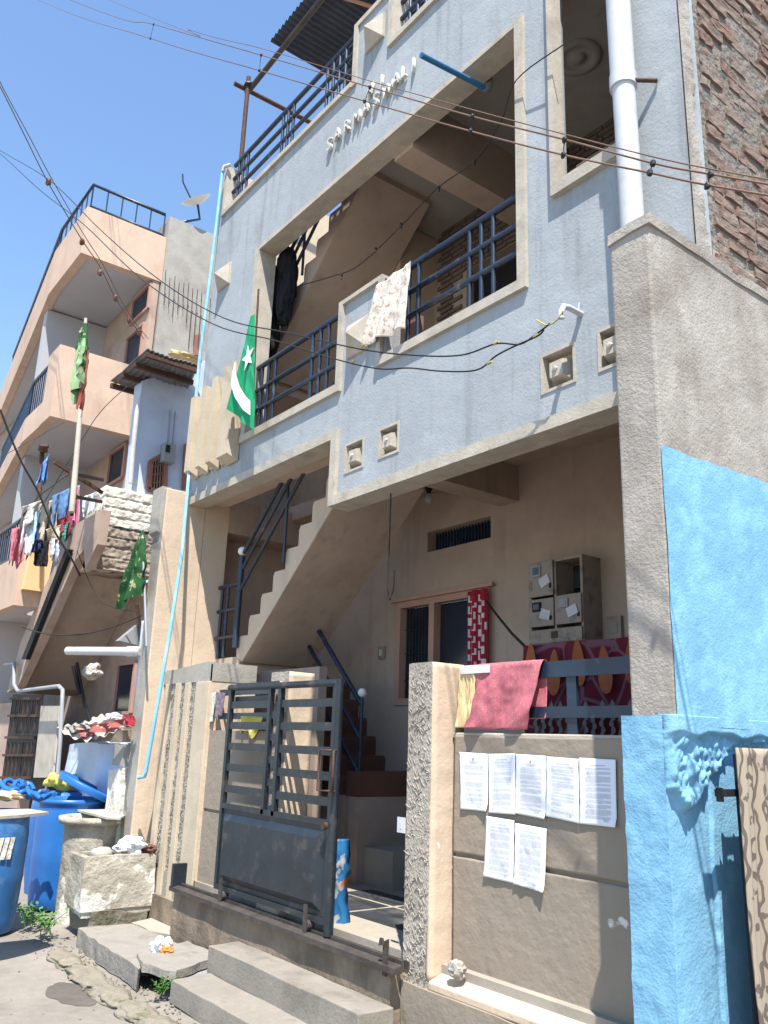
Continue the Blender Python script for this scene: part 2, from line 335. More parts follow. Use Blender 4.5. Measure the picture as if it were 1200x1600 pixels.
# pyramid ornaments
def pyramid(cx_, cz_, s, h=.13, m='trim', par=None, base=.02, y=YF):
    b = B(); box(b, cx_-s, cx_+s, y-base, y+.002, cz_-s, cz_+s)
    v = [b.verts.new(p) for p in ((cx_-s*.96,y-base-.001,cz_-s*.96),(cx_+s*.96,y-base-.001,cz_-s*.96),(cx_+s*.96,y-base-.001,cz_+s*.96),(cx_-s*.96,y-base-.001,cz_+s*.96))]; t = b.verts.new((cx_,y-h,cz_))
    for i in range(4): b.faces.new((v[i], v[(i+1)%4], t))
    b.faces.new(v); return obj('pyramid_ornament', b, M[m], par or house)
pyramid(-4.67, 7.365, .125); pyramid(-7.2, 6.21, .125); pyramid(-4.72, 4.56, .14)
# small square niches with a truncated pyramid inside
for i, (a, b_, c, d) in enumerate(NICHES):
    b = B(); y = YF+.075; box(b, a+.001, b_-.001, y, y+.08, c+.001, d-.001)
    for (x0,x1,z0,z1) in ((a,a+.018,c,d),(b_-.018,b_,c,d),(a+.018,b_-.018,c,c+.018),(a+.018,b_-.018,d-.018,d)): box(b, x0, x1, YF-.006, y+.001, z0, z1)
    nn = obj('wall_niche', b, M['trim'], house)
    mx, mz = (a+b_)/2, (c+d)/2-.005; s0, s1, y0, y1 = .068, .045, y-.001, YF-.02; b = B()
    v = [b.verts.new((mx+sx*s0, y0, mz+sz*s0)) for sx, sz in ((-1,-1),(1,-1),(1,1),(-1,1))] + [b.verts.new((mx+sx*s1, y1, mz+sz*s1)) for sx, sz in ((-1,-1),(1,-1),(1,1),(-1,1))]
    for f in ((0,1,2,3),(4,5,6,7),(0,1,5,4),(1,2,6,5),(2,3,7,6),(3,0,4,7)): b.faces.new([v[k] for k in f])
    rock(b, (mx-.005, y1, mz), (.018,.012,.02), .4, 2, i)
    obj('ornament_block', b, M['trim'], nn)
# vertical fins on the left
fx = [(-7.45,-7.33,4.06,4.90),(-7.27,-7.15,4.03,4.90),(-7.09,-6.97,4.06,4.92),(-6.91,-6.79,4.02,4.93),(-6.73,-6.52,4.03,4.95)]
fin = obj('fin_screen', box(B(), -7.47, -6.56, YF-.012, YF+.001, 4.08, 4.88), M['fin'], house)
for k, (a, c, z0, z1) in enumerate([(-7.47,-7.365,4.06,4.90),(-7.345,-7.255,4.075,4.74),(-7.225,-7.135,4.05,4.93),(-7.115,-7.03,4.07,4.75),(-7.0,-6.91,4.04,4.96),(-6.885,-6.80,4.06,4.78),(-6.77,-6.55,4.03,4.99)]):
    b = B(); d = .125 if k % 2 == 0 else .035
    prism(b, [(a,YF-d,z0+.05),(a,YF-d,z1),(a,YF-.012,z1),(a,YF-.012,z0)], (c-a,0,0)); obj('fin', b, M['fin'], fin)
# sign lettering: letters fixed on the front wall, one row with two letters above it
M['sign'] = mat('off_white_sign_letters', (.56,.53,.47), rough=.6, bump=.2, var=.1)
for ch, px, sz in (('S',(518,237),.185),('A',(531,220),.17),('R',(546,207),.17),('M',(561,195),.165),('A',(576,180),.185),('S',(591,168),.185),
                   ('K',(583,151),.165),('I',(600,139),.18),('W',(609,153),.17),('A',(623,136),.175),('L',(634,124),.165),('I',(649,115),.185)):
    cu = bpy.data.curves.new('sign_letter', 'FONT'); cu.body = ch; cu.size = sz; cu.extrude = .014; cu.offset = .0; cu.align_x = 'CENTER'
    tmp = bpy.data.objects.new('tmp', cu); col.objects.link(tmp)
    dg = bpy.context.evaluated_depsgraph_get(); me = bpy.data.meshes.new_from_object(tmp.evaluated_get(dg)); bpy.data.objects.remove(tmp)
    c = PY(YF, *px); me.transform(Matrix.Translation((c.x, YF-.022, c.z)) @ Matrix.Rotation(R(90), 4, 'X') @ Matrix.Rotation(random.uniform(-.05,.05), 4, 'Z') @ Matrix.Scale(.82, 4, (1,0,0)))
    bm = B(); bm.from_mesh(me); obj('sign_letter', bm, M['sign'], house)
# side walls, slabs, ceilings
YB = 4.9
obj('left_wall', box(B(), -8.28, -8.12, 3.75, 5.15, 2.3, 8.25), M['cream'], house)
obj('left_wall', box(B(), XL-.36, XL, 3.46, 3.721, .0, 3.86), M['cream'], house)
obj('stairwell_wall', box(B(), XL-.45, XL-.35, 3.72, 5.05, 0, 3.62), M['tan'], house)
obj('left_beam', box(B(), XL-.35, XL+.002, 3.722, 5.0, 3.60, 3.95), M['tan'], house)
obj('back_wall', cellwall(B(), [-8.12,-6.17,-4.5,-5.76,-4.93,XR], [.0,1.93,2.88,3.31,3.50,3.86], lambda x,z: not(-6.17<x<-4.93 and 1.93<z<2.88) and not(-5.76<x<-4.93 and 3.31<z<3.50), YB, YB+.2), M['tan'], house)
obj('ceiling_slab', cellwall(B(), [XL,-4.75,XR], [3.46,4.30,YB+.2], lambda x,z: True, 3.86, 4.0), M['tan'], house) if False else None
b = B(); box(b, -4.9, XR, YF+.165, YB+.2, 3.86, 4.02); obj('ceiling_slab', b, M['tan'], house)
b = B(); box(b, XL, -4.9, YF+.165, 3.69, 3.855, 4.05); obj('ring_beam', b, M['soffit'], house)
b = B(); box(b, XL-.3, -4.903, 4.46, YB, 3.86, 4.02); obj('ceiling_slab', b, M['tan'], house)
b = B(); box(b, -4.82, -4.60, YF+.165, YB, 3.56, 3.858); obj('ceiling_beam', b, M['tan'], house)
# first floor interior
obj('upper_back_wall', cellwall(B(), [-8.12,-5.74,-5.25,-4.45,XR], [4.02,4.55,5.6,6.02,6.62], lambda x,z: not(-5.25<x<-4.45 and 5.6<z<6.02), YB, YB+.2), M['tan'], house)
b = B()
for r_ in range(46):      # thin slit cladding
    z = 4.1+r_*.055
    x = -5.66 + (.05 if r_ % 2 else 0)
    while x < -2.1:
        x2 = x+.17
        if not (x2 > -5.27 and x < -4.43 and 5.55 < z+.04 < 6.06): box(b, x, x2, YB-.02, YB+.001, z, z+.038)
        x = x2+.014
M['clad'] = mat('dark_brown_cladding', (.17,.13,.11), bump=.3, var=.2)
obj('brick_cladding', b, M['clad'], house)
b = B(); box(b, -5.86, -5.72, 4.45, YB-.001, 4.02, 6.6); obj('partition_wall', b, M['cream'], house)
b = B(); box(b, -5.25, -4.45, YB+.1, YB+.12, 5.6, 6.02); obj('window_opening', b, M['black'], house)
b = B(); box(b, -5.30, XR, YF+.165, YB+.2, 6.62, 6.76); box(b, -8.12, -5.30, 4.46, YB+.2, 6.62, 6.76); obj('roof_slab', b, M['ceil'], house)
b = B(); box(b, -4.57, -4.34, YF+.165, YB, 6.12, 6.618); obj('ceiling_beam', b, M['soffit'], house)
b = B()
for k in range(7): box(b, -2.70, -2.28, YF+.10, YF+.125, 4.79+k*.022, 4.80+k*.022)
obj('lattice', b, M['clad'], house)
b = B(); box(b, XL, -5.9, 5.1, 5.25, 3.9, 6.4); obj('stairwell_back_wall', b, M['cream'], house)
b = B(); rc_ = PZ(6.60, 903, 92); rr = lathe(b, (rc_.x, rc_.y, 6.586), [(.001,0),(.05,0),(.055,.02),(.11,.02),(.115,.01),(.17,.01),(.175,.034)], 32); obj('ceiling_rose', b, M['ceil'], house)
# right side of the house: plaster edge then bare brick
b = B(); box(b, XR-.14, XR-.001, YF+.165, 8, 3.93, 7.6); obj('brick_wall_core', b, M['mortar'], house)
b = B()
rnd = random.Random(3); z = 3.94; r_ = 0
while z < 7.6:
    y = YF+.20 + (.0 if r_ % 2 else -.1) ; h = .062+rnd.uniform(-.008,.008)
    while y < 5.6:
        l = rnd.uniform(.15,.235); g = rnd.uniform(.01,.022); dx = rnd.uniform(-.012,.012)
        if rnd.random() > .04 and y+l > YF+.19:
            y0 = max(y, YF+.17+rnd.uniform(.01,.06)); b2 = bmesh.new(); box(b2, XR-.02, XR+dx+.006, y0, y+l, z+rnd.uniform(-.004,.004), z+h+rnd.uniform(-.005,.004))
            bmesh.ops.subdivide_edges(b2, edges=b2.edges, cuts=3, use_grid_fill=True)
            for v in b2.verts: v.co += Vector((nz(v.co,22,1)*.010, nz(v.co,18,2)*.006, nz(v.co,20,3)*.005))
            me = bpy.data.meshes.new('t'); b2.to_mesh(me); b2.free(); b.from_mesh(me); bpy.data.meshes.remove(me)
        y += l+g
    z += h+rnd.uniform(.012,.022); r_ += 1
obj('brick_side_wall', b, M['brick'], house)
b = B()
def edge_f(u, v):
    z = 3.925+v*3.7; y = YF+.001+u*(.10+.03*nz((0,0,z),9,5)+.02*nz((0,0,z),30,6)); return Vector((XR+.012+.012*nz((1,y,z),25,2)*(u), y, z))
V_ = grid(b, edge_f, 5, 220)
obj('plaster_edge', b, M['greywall'], house)
b = B()
for k in range(0):     # mortar blobs squeezed along the ragged plaster edge
    zz = random.uniform(3.7, 7.5); rock(b, (XR+.008, YF+.12+random.uniform(-.02,.08), zz), (.014,random.uniform(.012,.03),random.uniform(.012,.03)), .5, 1, k)
b.free()

# stair flight: treads and soffit as one solid, stepped stringer showing on the front
def flight(x0, z0, x1, z1, n, y0, y1, th, name='stair_flight', m='soffit', dirn=1, chamf=.02):
    pts = []; run = (x1-x0)/n; rise = (z1-z0)/n
    for i in range(n):
        xa, za = x0+i*run, z0+i*rise
        pts += [(xa, za), (xa, za+rise-.035), (xa-dirn*.0+run*.10, za+rise)]
    pts += [(x1, z1), (x1, z1-th), (x0+run*.6*0+ .0, z0-th*.0)]
    pts2 = []
    for p in pts:
        if not pts2 or (abs(p[0]-pts2[-1][0])+abs(p[1]-pts2[-1][1])) > 1e-4: pts2.append(p)
    pts2[-1] = (x0+dirn*.12, z0-.06)
    b = B(); prism(b, [(p[0], y0, p[1]) for p in pts2], (0, y1-y0, 0)); return b
def storey(dz):
    f = obj('stair_flight', flight(-7.06, 2.33+dz, -5.28, 3.93+dz, 9, 3.70, 4.44, .22), [M['soffit']], house)
    # stringer skin, a little lighter, 4 mm proud
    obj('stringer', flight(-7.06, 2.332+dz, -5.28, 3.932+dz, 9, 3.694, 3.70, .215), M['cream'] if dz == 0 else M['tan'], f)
    obj('stair_landing', box(B(), XL-(.6 if dz else 0), -7.0, 3.7, 5.05, 2.18+dz, 2.325+dz), M['soffit'], house)
storey(0); storey(2.85)
obj('stair_flight', flight(-5.45, 4.02, -7.0, 5.15, 7, 4.46, YB, .2, dirn=-1), M['soffit'], house)
obj('stair_landing', box(B(), -5.28, -4.905, 3.70, 4.44, 3.80, 3.94), M['soffit'], house)
# railings
def rail_run(name, rails, posts, r=.022, par=house, m='steel', balls=()):
    t = obj(name, tube(B(), rails[0], r*1.15), M[m], par)
    for q in rails[1:]: obj('rail', tube(B(), q, r), M[m], t)
    for p, q in posts: obj('post', tube(B(), [p, q], r*.8), M[m], t)
    for c in balls:
        b = B(); ball(b, c, .04); obj('finial', b, M['white'], t, smooth=True)
    return t
yr = YF+.07
def front_rail(x0, x1, zs, z0, groups, nm='balcony_railing', slope=0):
    rail_run(nm, [[(x0,yr,z),(x1,yr,z+slope)] for z in zs], [((x,yr,z0),(x,yr,zs[0])) for x in groups], r=.021)
front_rail(-6.45, -4.985, (4.93,4.70,4.50), 4.25, (-6.36,-6.24,-6.12,-5.50,-5.38,-5.26))
front_rail(-4.24, -3.07, (4.95,4.745,4.55), 4.28, (-4.22,-4.11,-3.58,-3.47,-3.36))
front_rail(-7.36, -4.98, (7.70,7.53,7.36), 7.08, (-7.25,-7.15,-7.05,-6.32,-6.22,-6.12,-5.52,-5.42,-5.32,-5.22), 'roof_railing')
front_rail(-4.41, -2.75, (7.70,7.53,7.36), 7.115, (-4.3,-4.2,-4.1,-3.6,-3.5,-3.4), 'roof_railing')
def stair_rail(dz, par=house):
    y = 3.66; zt = lambda x: 3.30+dz-(.26 if dz else 0)+(x+7.02)*.90
    t = rail_run('stair_railing', [[(x0_,y,zt(x0_)-d),(-5.42,y,zt(-5.42)-d)] for d, x0_ in ((0.02,-7.0),(.17,-7.0),(.36,-7.02))],
        [((x,y,2.40+dz+(x+7.02)*.9),(x,y,zt(x))) for x in (-6.25,-5.5)], r=.017, par=par)
    obj('post', tube(B(), [(-7.03,y,2.40+dz),(-7.03,y,3.27+dz)], .03), M['steel'], t)
    b = B(); ball(b, (-7.03,y,3.32+dz), .045); obj('finial', b, M['white'], t, smooth=True)
stair_rail(0); stair_rail(2.85)
# landing rail on the left of the ground stair
rail_run('landing_railing', [[(-7.48,3.68,3.02),(-7.05,3.68,3.02)],[(-7.48,3.68,2.78),(-7.05,3.68,2.78)],[(-7.48,3.68,2.52),(-7.05,3.68,2.52)]], [((-7.3,3.68,2.33),(-7.3,3.68,3.02)),((-7.42,3.68,2.33),(-7.42,3.68,3.02))], r=.02)
# lower flight at the back of the porch, with its plinth and newel
obj('stair_flight', flight(-6.15, 1.14, -7.2, 2.33, 7, 4.30, YB, .3, dirn=-1), M['redtile'], house)
b = B(); box(b, -7.1, -5.80, 4.25, YB, .50, 1.16); obj('stair_base', b, M['tan'], house)
b = B(); box(b, -5.80, -5.42, 4.32, YB, .50, .78); box(b, -5.42, -4.6, 4.42, YB, .50, .66); box(b,-5.42,-4.9,4.62,YB,.66,.86); obj('porch_step', b, M['floor'], house)
b = B(); box(b, -5.98, -5.80, 4.246, 4.9, 1.162, 1.36); obj('porch_step', b, M['redtile'], house)
rail_run('stair_railing', [[(-5.85,4.28,1.90),(-6.75,4.28,2.75)],[(-5.85,4.28,1.62),(-6.75,4.28,2.47)],[(-5.85,4.28,1.34),(-6.75,4.28,2.19)]], [((-5.85,4.28,1.16),(-5.85,4.28,1.96))], r=.019, balls=[(-5.85,4.28,2.0)])
# closet wall under the stairs with a small window
obj('closet_wall', cellwall(B(), [-7.49,-6.86,-6.63,-5.98], [.5,1.75,2.06,2.20], lambda x,z: not(-6.86<x<-6.63 and 1.75<z<2.06), 3.92, 4.0), M['tan'], house)
b = B()
for (x0,x1,z0,z1) in ((-6.90,-6.84,1.71,2.10),(-6.65,-6.59,1.71,2.10),(-6.84,-6.65,1.71,1.77),(-6.84,-6.65,2.04,2.10)): box(b,x0,x1,3.895,3.93,z0,z1)
cw = obj('closet_window_frame', b, M['frame_pink'], house); obj('pane', box(B(), -6.84,-6.65,3.95,3.96,1.77,2.04), M['pvc_grey'], cw)
# ground floor window
wn = thing('t', 'x', 'x', (0,0,0)); bpy.data.objects.remove(wn)
b = B(); F = (-6.17,-4.93,1.93,2.88); t_ = .06
for (x0,x1,z0,z1) in ((F[0],F[0]+t_,F[2],F[3]),(F[1]-t_,F[1],F[2],F[3]),(F[0]+t_,F[1]-t_,F[3]-t_,F[3]),(F[0]+t_,F[1]-t_,F[2],F[2]+t_),(-5.70,-5.63,F[2]+t_,F[3]-t_)): box(b,x0,x1,YB-.02,YB+.06,z0,z1)
wf = obj('window_frame', b, M['frame_pink'], house)
b = B(); box(b, F[0]-.06,F[1]+.06,YB-.05,YB-.021,F[3]+.0,F[3]+.03); obj('lintel_band', b, M['frame_pink'], wf)
obj('pane', box(B(), F[0]+t_,F[1]-t_,YB+.062,YB+.068,F[2]+t_,F[3]-t_), M['glass'], wf)
b = B()
for k in range(9): x=F[0]+t_+.03+k*.045; tube(b, [(x,YB+.04,F[2]+t_),(x,YB+.04,F[3]-t_)], .005, 6)
for z in (2.15,2.4,2.62): tube(b, [(F[0]+t_,YB+.045,z),(-5.70,YB+.045,z)], .005, 6)
obj('window_bars', b, M['cable'], wf)
obj('vent_opening', box(B(), -5.76,-4.93,YB+.12,YB+.13,3.31,3.50), M['glass'], house)
b = B()
for k in range(20): x=-5.72+k*.04; box(b,x,x+.008,YB+.07,YB+.08,3.31,3.5)
obj('vent_bars', b, M['steel'], house)
# porch floor with dark slate squares
b = B(); box(b, XL, XR-.1, 3.20, YB, .30, .50); obj('porch_floor', b, M['floor'], house)
for (x0,x1,y0,y1) in ((-5.55,-4.95,3.52,3.92),(-4.90,-4.25,3.52,3.92),(-5.55,-4.95,3.96,4.22),(-4.90,-4.25,3.96,4.36),(-6.2,-5.6,3.52,3.92)):
    obj('floor_tile', box(B(), x0,x1,y0,y1,.496,.504), M['tile_dark'], house)
# tin roof on poles over the terrace is a thing of its own
tr = thing('tin_canopy', 'dark corrugated tin sheet on rusty poles above the roof terrace', 'canopy', (-6.0, 4.0, 6.76))
b = B(); nseg = 150
def tinf(u, v):
    x = -7.08+u*3.2; return Vector((x, 3.53+v*1.3, 9.3+.018*math.sin(x*2*math.pi/.076)+.03*nz((x,v,0),.8,1)))
grid(b, tinf, 400, 6)
g = bmesh.ops.extrude_face_region(b, geom=b.faces[:]); bmesh.ops.translate(b, verts=[v for v in g['geom'] if isinstance(v, bmesh.types.BMVert)], vec=(0,0,.006))
obj('tin_sheet', b, M['tin'], tr)
for p, q in (((-7.55,3.52,6.9),(-7.55,3.52,9.12)),((-4.0,3.6,6.8),(-4.0,3.6,9.22))): obj('pole', tube(B(), [p,q], .028), M['rust'], tr)
obj('pole', tube(B(), [(-7.65,3.56,8.98),(-3.9,3.6,9.24)], .032), M['darksteel'], tr)
obj('pole', tube(B(), [(-7.62,3.38,9.0),(-7.55,4.9,8.98)], .028), M['rust'], tr)
obj('pole', tube(B(), [(-6.1,3.62,9.24),(-5.7,4.8,9.24)], .022), M['frame_pink'], tr)
b=B(); rock(b,(-7.56,3.53,9.0),(.07,.06,.05),.3,2,1); obj('rope_lashing', b, M['cable'], tr)
# ================================================================ GROUND
b = B()
def gf(u, v):
    x = -60+75*u**.35 if False else -30+34*u; y = -12+30*v; return Vector((x,y,0))
box(b, -400, 400, -400, 400, -.4, -.02)
structure('ground', b, M['dirt'])
b = B(); grid(b, lambda u,v: Vector((-14+14*u, -2+5.3*v, .012*nz((-14+14*u,-2+5.3*v,0),.9,3)+.006*nz((-14+14*u,-2+5.3*v,0),4,4))), 160, 70)
structure('street', b, M['dirt'])
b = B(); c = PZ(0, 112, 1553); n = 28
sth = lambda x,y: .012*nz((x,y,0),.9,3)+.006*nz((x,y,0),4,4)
M['street_shadow'] = mat('shadow_dark_cement', (.12,.105,.09), rough=.7, bump=.4, var=.2)
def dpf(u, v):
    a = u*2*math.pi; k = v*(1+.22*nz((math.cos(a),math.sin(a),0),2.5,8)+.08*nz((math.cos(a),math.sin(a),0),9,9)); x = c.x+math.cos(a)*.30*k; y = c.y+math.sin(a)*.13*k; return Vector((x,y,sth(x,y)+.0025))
grid(b, dpf, 48, 8); structure('shadow_patch', b, M['street_shadow'])  # thin darker sheet: a shadow blob on the street, put in as colour
b = B(); rnd = random.Random(21)
for k in range(520):
    t = rnd.random(); p = PZ(.0, 60+230*t, 1470+135*t); x = p.x+rnd.gauss(0,.16); y = p.y+rnd.gauss(.10,.13)
    if k % 5 == 0: x = rnd.uniform(-8.2,-4); y = rnd.uniform(1.2,2.9)
    s_ = rnd.uniform(.003,.012); g = bmesh.ops.create_icosphere(b, subdivisions=1, radius=s_)
    for v in g['verts']: v.co = v.co*rnd.uniform(.7,1.1); v.co.z *= .6; v.co += Vector((x,y,max(sth(x,y),0)+.004))
o = obj('gravel', b, M['kerb']); tag(o, 'loose grit and small pebbles scattered along the street edge', 'gravel', kind='stuff')

# ================================================================ TALL BOUNDARY WALLS
bw = thing('boundary_wall', 'tall boundary wall on the right, bare grey render above sky blue limewash', 'wall', (-2.0, 2.91, 0))
YP = 2.91
def wallgrid(bm, f, nu, nv, mi=0): return grid(bm, f, nu, nv, mi)
b = B()      # upper solid
box(b, -2.132, -1.921, YP, 7.5, 1.72, 3.93)
obj('wall', b, M['greywall'], bw, bevel=.012)
b = B()
rough_box(b, -2.138, -1.912, YP-.006, 7.5, 3.90, 3.955, .007, 30, 9, 4)
obj('cement_coping', b, M['greywall'], bw)
b = B()
def fb(u, v):   # blue paint on the side face, ragged top edge
    y = YP-.003+u*4.6; top = 2.84+.02*(y-2.9)+.012*nz((y,0,0),6,1); z = 1.70+v*(top-1.70)
    return Vector((-1.917+.004*nz((0,y,z),5,2)+.0025*nz((0,y,z),16,3), y, z))
grid(b, fb, 180, 50); obj('blue_paint', b, M['bluewall'], bw, smooth=True)
b = B(); box(b, -2.17, -1.985, YP-.004, 7.5, 0, 1.72); obj('lower_wall', b, M['bluewall'], bw, bevel=.01)
b = B()
def fr(u, v):   # front lower face: blue with ragged bits
    x = -2.172+u*.19; z = v*1.735; r_ = 0
    return Vector((x, YP-.010+.005*nz((x,0,z),8,5)-.006*max(0,nz((x,0,z),25,6)), z))
grid(b, fr, 14, 120); obj('blue_front', b, M['bluewall'], bw, smooth=True)
b = B()
def fl(u, v):   # side face below: thin coat with a broken lumpy lip under the upper wall
    y = YP-.006+u*3.0; z = v*1.74
    edge = 1.47+.08*nz((y,0,0),3.5,7)-.12*math.exp(-((y-YP-.10)/.10)**2)+.13*max(0,min(1,(y-3.1)/.2))+.025*nz((y,0,0),22,8)
    k = max(0, min(1, (z-edge)/.035)); k = k*k*(3-2*k)
    n_ = abs(nz((0,y,z),11,9))*.030+abs(nz((0,y,z),28,10))*.020+max(0,nz((0,y,z),5,12))*.035
    fade = max(0, min(1, (1.735-z)/.04))
    x = -1.984+k*(.030+n_*(.35+.65*fade))+.003*nz((0,y,z),6,3)+.0015*nz((0,y,z),20,4)
    ft = max(0, min(1, (z-1.62+.02*nz((y,0,0),8,2))/.05)); x = max(x, -1.984+.067*ft)
    cr = 3.175+.010*nz((0,0,z),6,3)+.004*nz((0,0,z),25,4)
    if k < .5:
        x += .012*max(0,min(1,(y-cr)/.006)) - .010*math.exp(-((y-cr)/.006)**2)
    return Vector((x, y, z))
grid(b, fl, 620, 300); g = bmesh.ops.extrude_face_region(b, geom=b.faces[:]); bmesh.ops.translate(b, verts=[v for v in g['geom'] if isinstance(v, bmesh.types.BMVert)], vec=(-.09,0,0))
obj('broken_plaster', b, M['bluewall'], bw, smooth=True)
lw = thing('boundary_wall', 'tall narrow cream boundary wall left of the ribbed compound wall, with the long blue pipe', 'wall', (XL, 3.05, 0))
b = B(); box(b, XL-.22, XL, 3.035, 3.46, 0, 3.93); obj('wall', b, M['cream'], lw, bevel=.01)
b = B(); box(b, XL-.222, XL+.001-.01, 3.031, 3.034, 0, 3.92); obj('render_coat', b, M['concrete'], lw)
b = B(); prism(b, [(XL-.26,3.0,3.95),(XL-.26,3.0,3.50),(XL-.26,3.10,3.42),(XL-.26,3.10,3.95)], (.22,0,0)); obj('bracket', b, M['concrete'], lw)

# ================================================================ COMPOUND WALL
cwl = thing('compound_wall', 'low tan textured compound wall with a groove, paper notices on it and a rough gate pier at its end', 'wall', (-2.9, 3.2, 0))
def gz(x, seed=0): return 1.03
b = B()
def pan(z0, z1, y):
    def f(u, v):
        x = -3.56+u*1.40; z = z0+v*(z1-z0); e = .01*nz((x,0,z0 if v<.5 else z1),9,1) if v in (0,1) else 0
        return Vector((x, y+.005*nz((x,0,z),2.5,3)+.002*nz((x,0,z),8,4)+.001*nz((x,0,z),25,5), z+e*.3))
    return f
def slabpanel(z0, z1, y, th, seed):
    b = B(); grid(b, pan(z0,z1,y), 110, int((z1-z0)*90)); g = bmesh.ops.extrude_face_region(b, geom=b.faces[:]); bmesh.ops.translate(b, verts=[v for v in g['geom'] if isinstance(v, bmesh.types.BMVert)], vec=(0,th,0)); return b
obj('upper_panel', slabpanel(1.045,1.65,3.25,.12,0), M['panel'], cwl)
obj('lower_panel', slabpanel(.44,1.025,3.25,.12,1), M['panel'], cwl)
b = B(); box(b, -3.56,-2.14,3.268,3.36,1.0,1.07); obj('groove', b, M['panel_dark'] if 'panel_dark' in M else M['panel'], cwl)
b = B(); box(b, -3.58,-2.14,3.255,3.38,1.645,1.665); obj('wall_top', b, M['trim'], cwl, bevel=.006)
b = B(); prism(b, [(-3.59,3.255,.475),(-3.59,3.11,.43),(-3.59,3.11,.39),(-3.59,3.255,.39)], (1.45,0,0)); obj('sloped_ledge', b, M['cream'], cwl, bevel=.008)
b = B(); rough_box(b, -3.79,-2.14,3.10,3.25,0,.392,.006,16,6,7); obj('wall_foot', b, M['panel'], cwl)
b = B(); rough_box(b, -3.80,-3.60,3.115,3.345,0,2.045,.004,12,7,2); obj('gate_pier', b, M['rough'], cwl)
b = B()
grid(b, lambda u,v: Vector((-3.597+(.010+.003*nz((0,u,v*9),2,3)), 3.117+u*.232, .43+v*1.615)), 6, 60); g = bmesh.ops.extrude_face_region(b, geom=b.faces[:]); bmesh.ops.translate(b, verts=[v for v in g['geom'] if isinstance(v, bmesh.types.BMVert)], vec=(-.03,0,0)); obj('smooth_render', b, M['cream'], cwl)
b = B()      # raised worm marks on the rough pier front
rnd = random.Random(5)
for k in range(380):
    x = rnd.uniform(-3.79,-3.61); z = rnd.uniform(.12,2.0); a = rnd.choice((-.7,.6,-.9,.4,1.5,-.3)); l = rnd.uniform(.008,.026); y = 3.113
    p = [(x-l*math.cos(a),y+.001,z-l*math.sin(a)),(x+rnd.uniform(-.004,.004),y-.002,z+rnd.uniform(-.004,.004)),(x+l*math.cos(a)*.8,y,z+l*math.sin(a))]
    tube(b, p, [.0015,.0032,.0015], 5)
obj('raised_marks', b, M['rough'], cwl)
# flat rails over the panel
for z0, z1 in ((1.945,2.025),(1.745,1.80)):
    b = B(); box(b, -3.56,-2.15,3.30,3.308,z0,z1)
    o = obj('flat_rail', b, M['steelw'] if 'steelw' in M else M['steel'], cwl)
b = B(); box(b, -2.8,-2.74,3.309,3.33,1.66,2.02); obj('post', b, M['steel'], cwl)
# left section: ribbed block, panel, gate pillar
clw = thing('compound_wall', 'cream ribbed compound wall behind the open steel gate, with vertical rough grooves', 'wall', (-6.2, 3.2, 0))
b = B(); rough_box(b, XL,-6.525,3.215,3.60,0,2.18,.004,12,6,4); obj('wall', b, M['concrete'], clw)
b = B(); box(b, -6.545,-6.515,3.20,3.62,.45,2.19); obj('smooth_render', b, M['cream'], clw)
b = B(); prism(b, [(XL,3.20,2.05),(-6.51,3.20,2.05),(-6.51,3.20,2.205),(-6.62,3.20,2.215),(XL,3.20,2.165)], (0,.42,0)); obj('top_beam', b, M['concrete'], clw)
for (a,c) in ((-7.42,-7.33),(-7.20,-7.11),(-7.0,-6.91),(-6.78,-6.53)):
    b = B(); box(b, a, c, 3.185, 3.216, .30 if c<-6.6 else .42, 2.048); obj('rib', b, M['fin'], clw, bevel=.004)
b = B(); rnd = random.Random(8)
for (x0,x1) in ((-7.33,-7.20),(-7.11,-7.0),(-6.91,-6.78)):
    for k in range(330):
        x = rnd.uniform(x0+.012,x1-.012); z = rnd.uniform(.32,2.02); a = rnd.uniform(-1,1); l=rnd.uniform(.006,.018)
        tube(b, [(x-l*math.cos(a),3.209,z-l*math.sin(a)),(x,3.200,z),(x+l*math.cos(a),3.209,z+l*math.sin(a))], [.0015,.0035,.0015], 4)
obj('raised_marks', b, M['rough'], clw)
b = B(); box(b, XL-.02,-6.52,3.16,3.214,0,.31); obj('plinth', b, M['plinth'], clw)
b = B(); box(b, -6.515,-5.38,3.22,3.34,1.045,1.65); box(b, -6.515,-5.38,3.22,3.34,.45,1.02); box(b, -6.51,-5.39,3.24,3.33,1.0,1.06); obj('panel', b, M['tan_lit'] if 'tan_lit' in M else M['panel'], clw)
b = B(); rough_box(b, -5.39,-5.145,3.12,3.33,.45,2.06,.005,10,7,6); obj('gate_pillar', b, M['rough'], clw)
b = B(); grid(b, lambda u,v: Vector((-5.135+.004*nz((0,u,v*9),2,3), 3.122+u*.206, .46+v*1.60)), 6, 50); g = bmesh.ops.extrude_face_region(b, geom=b.faces[:]); bmesh.ops.translate(b, verts=[v for v in g['geom'] if isinstance(v, bmesh.types.BMVert)], vec=(-.03,0,0)); obj('smooth_render', b, M['cream'], clw)
b = B(); box(b, -6.51,-5.39,3.28,3.288,1.93,1.98); box(b, -6.51,-5.39,3.28,3.288,1.74,1.79); obj('flat_rail', b, M['steel'], clw)
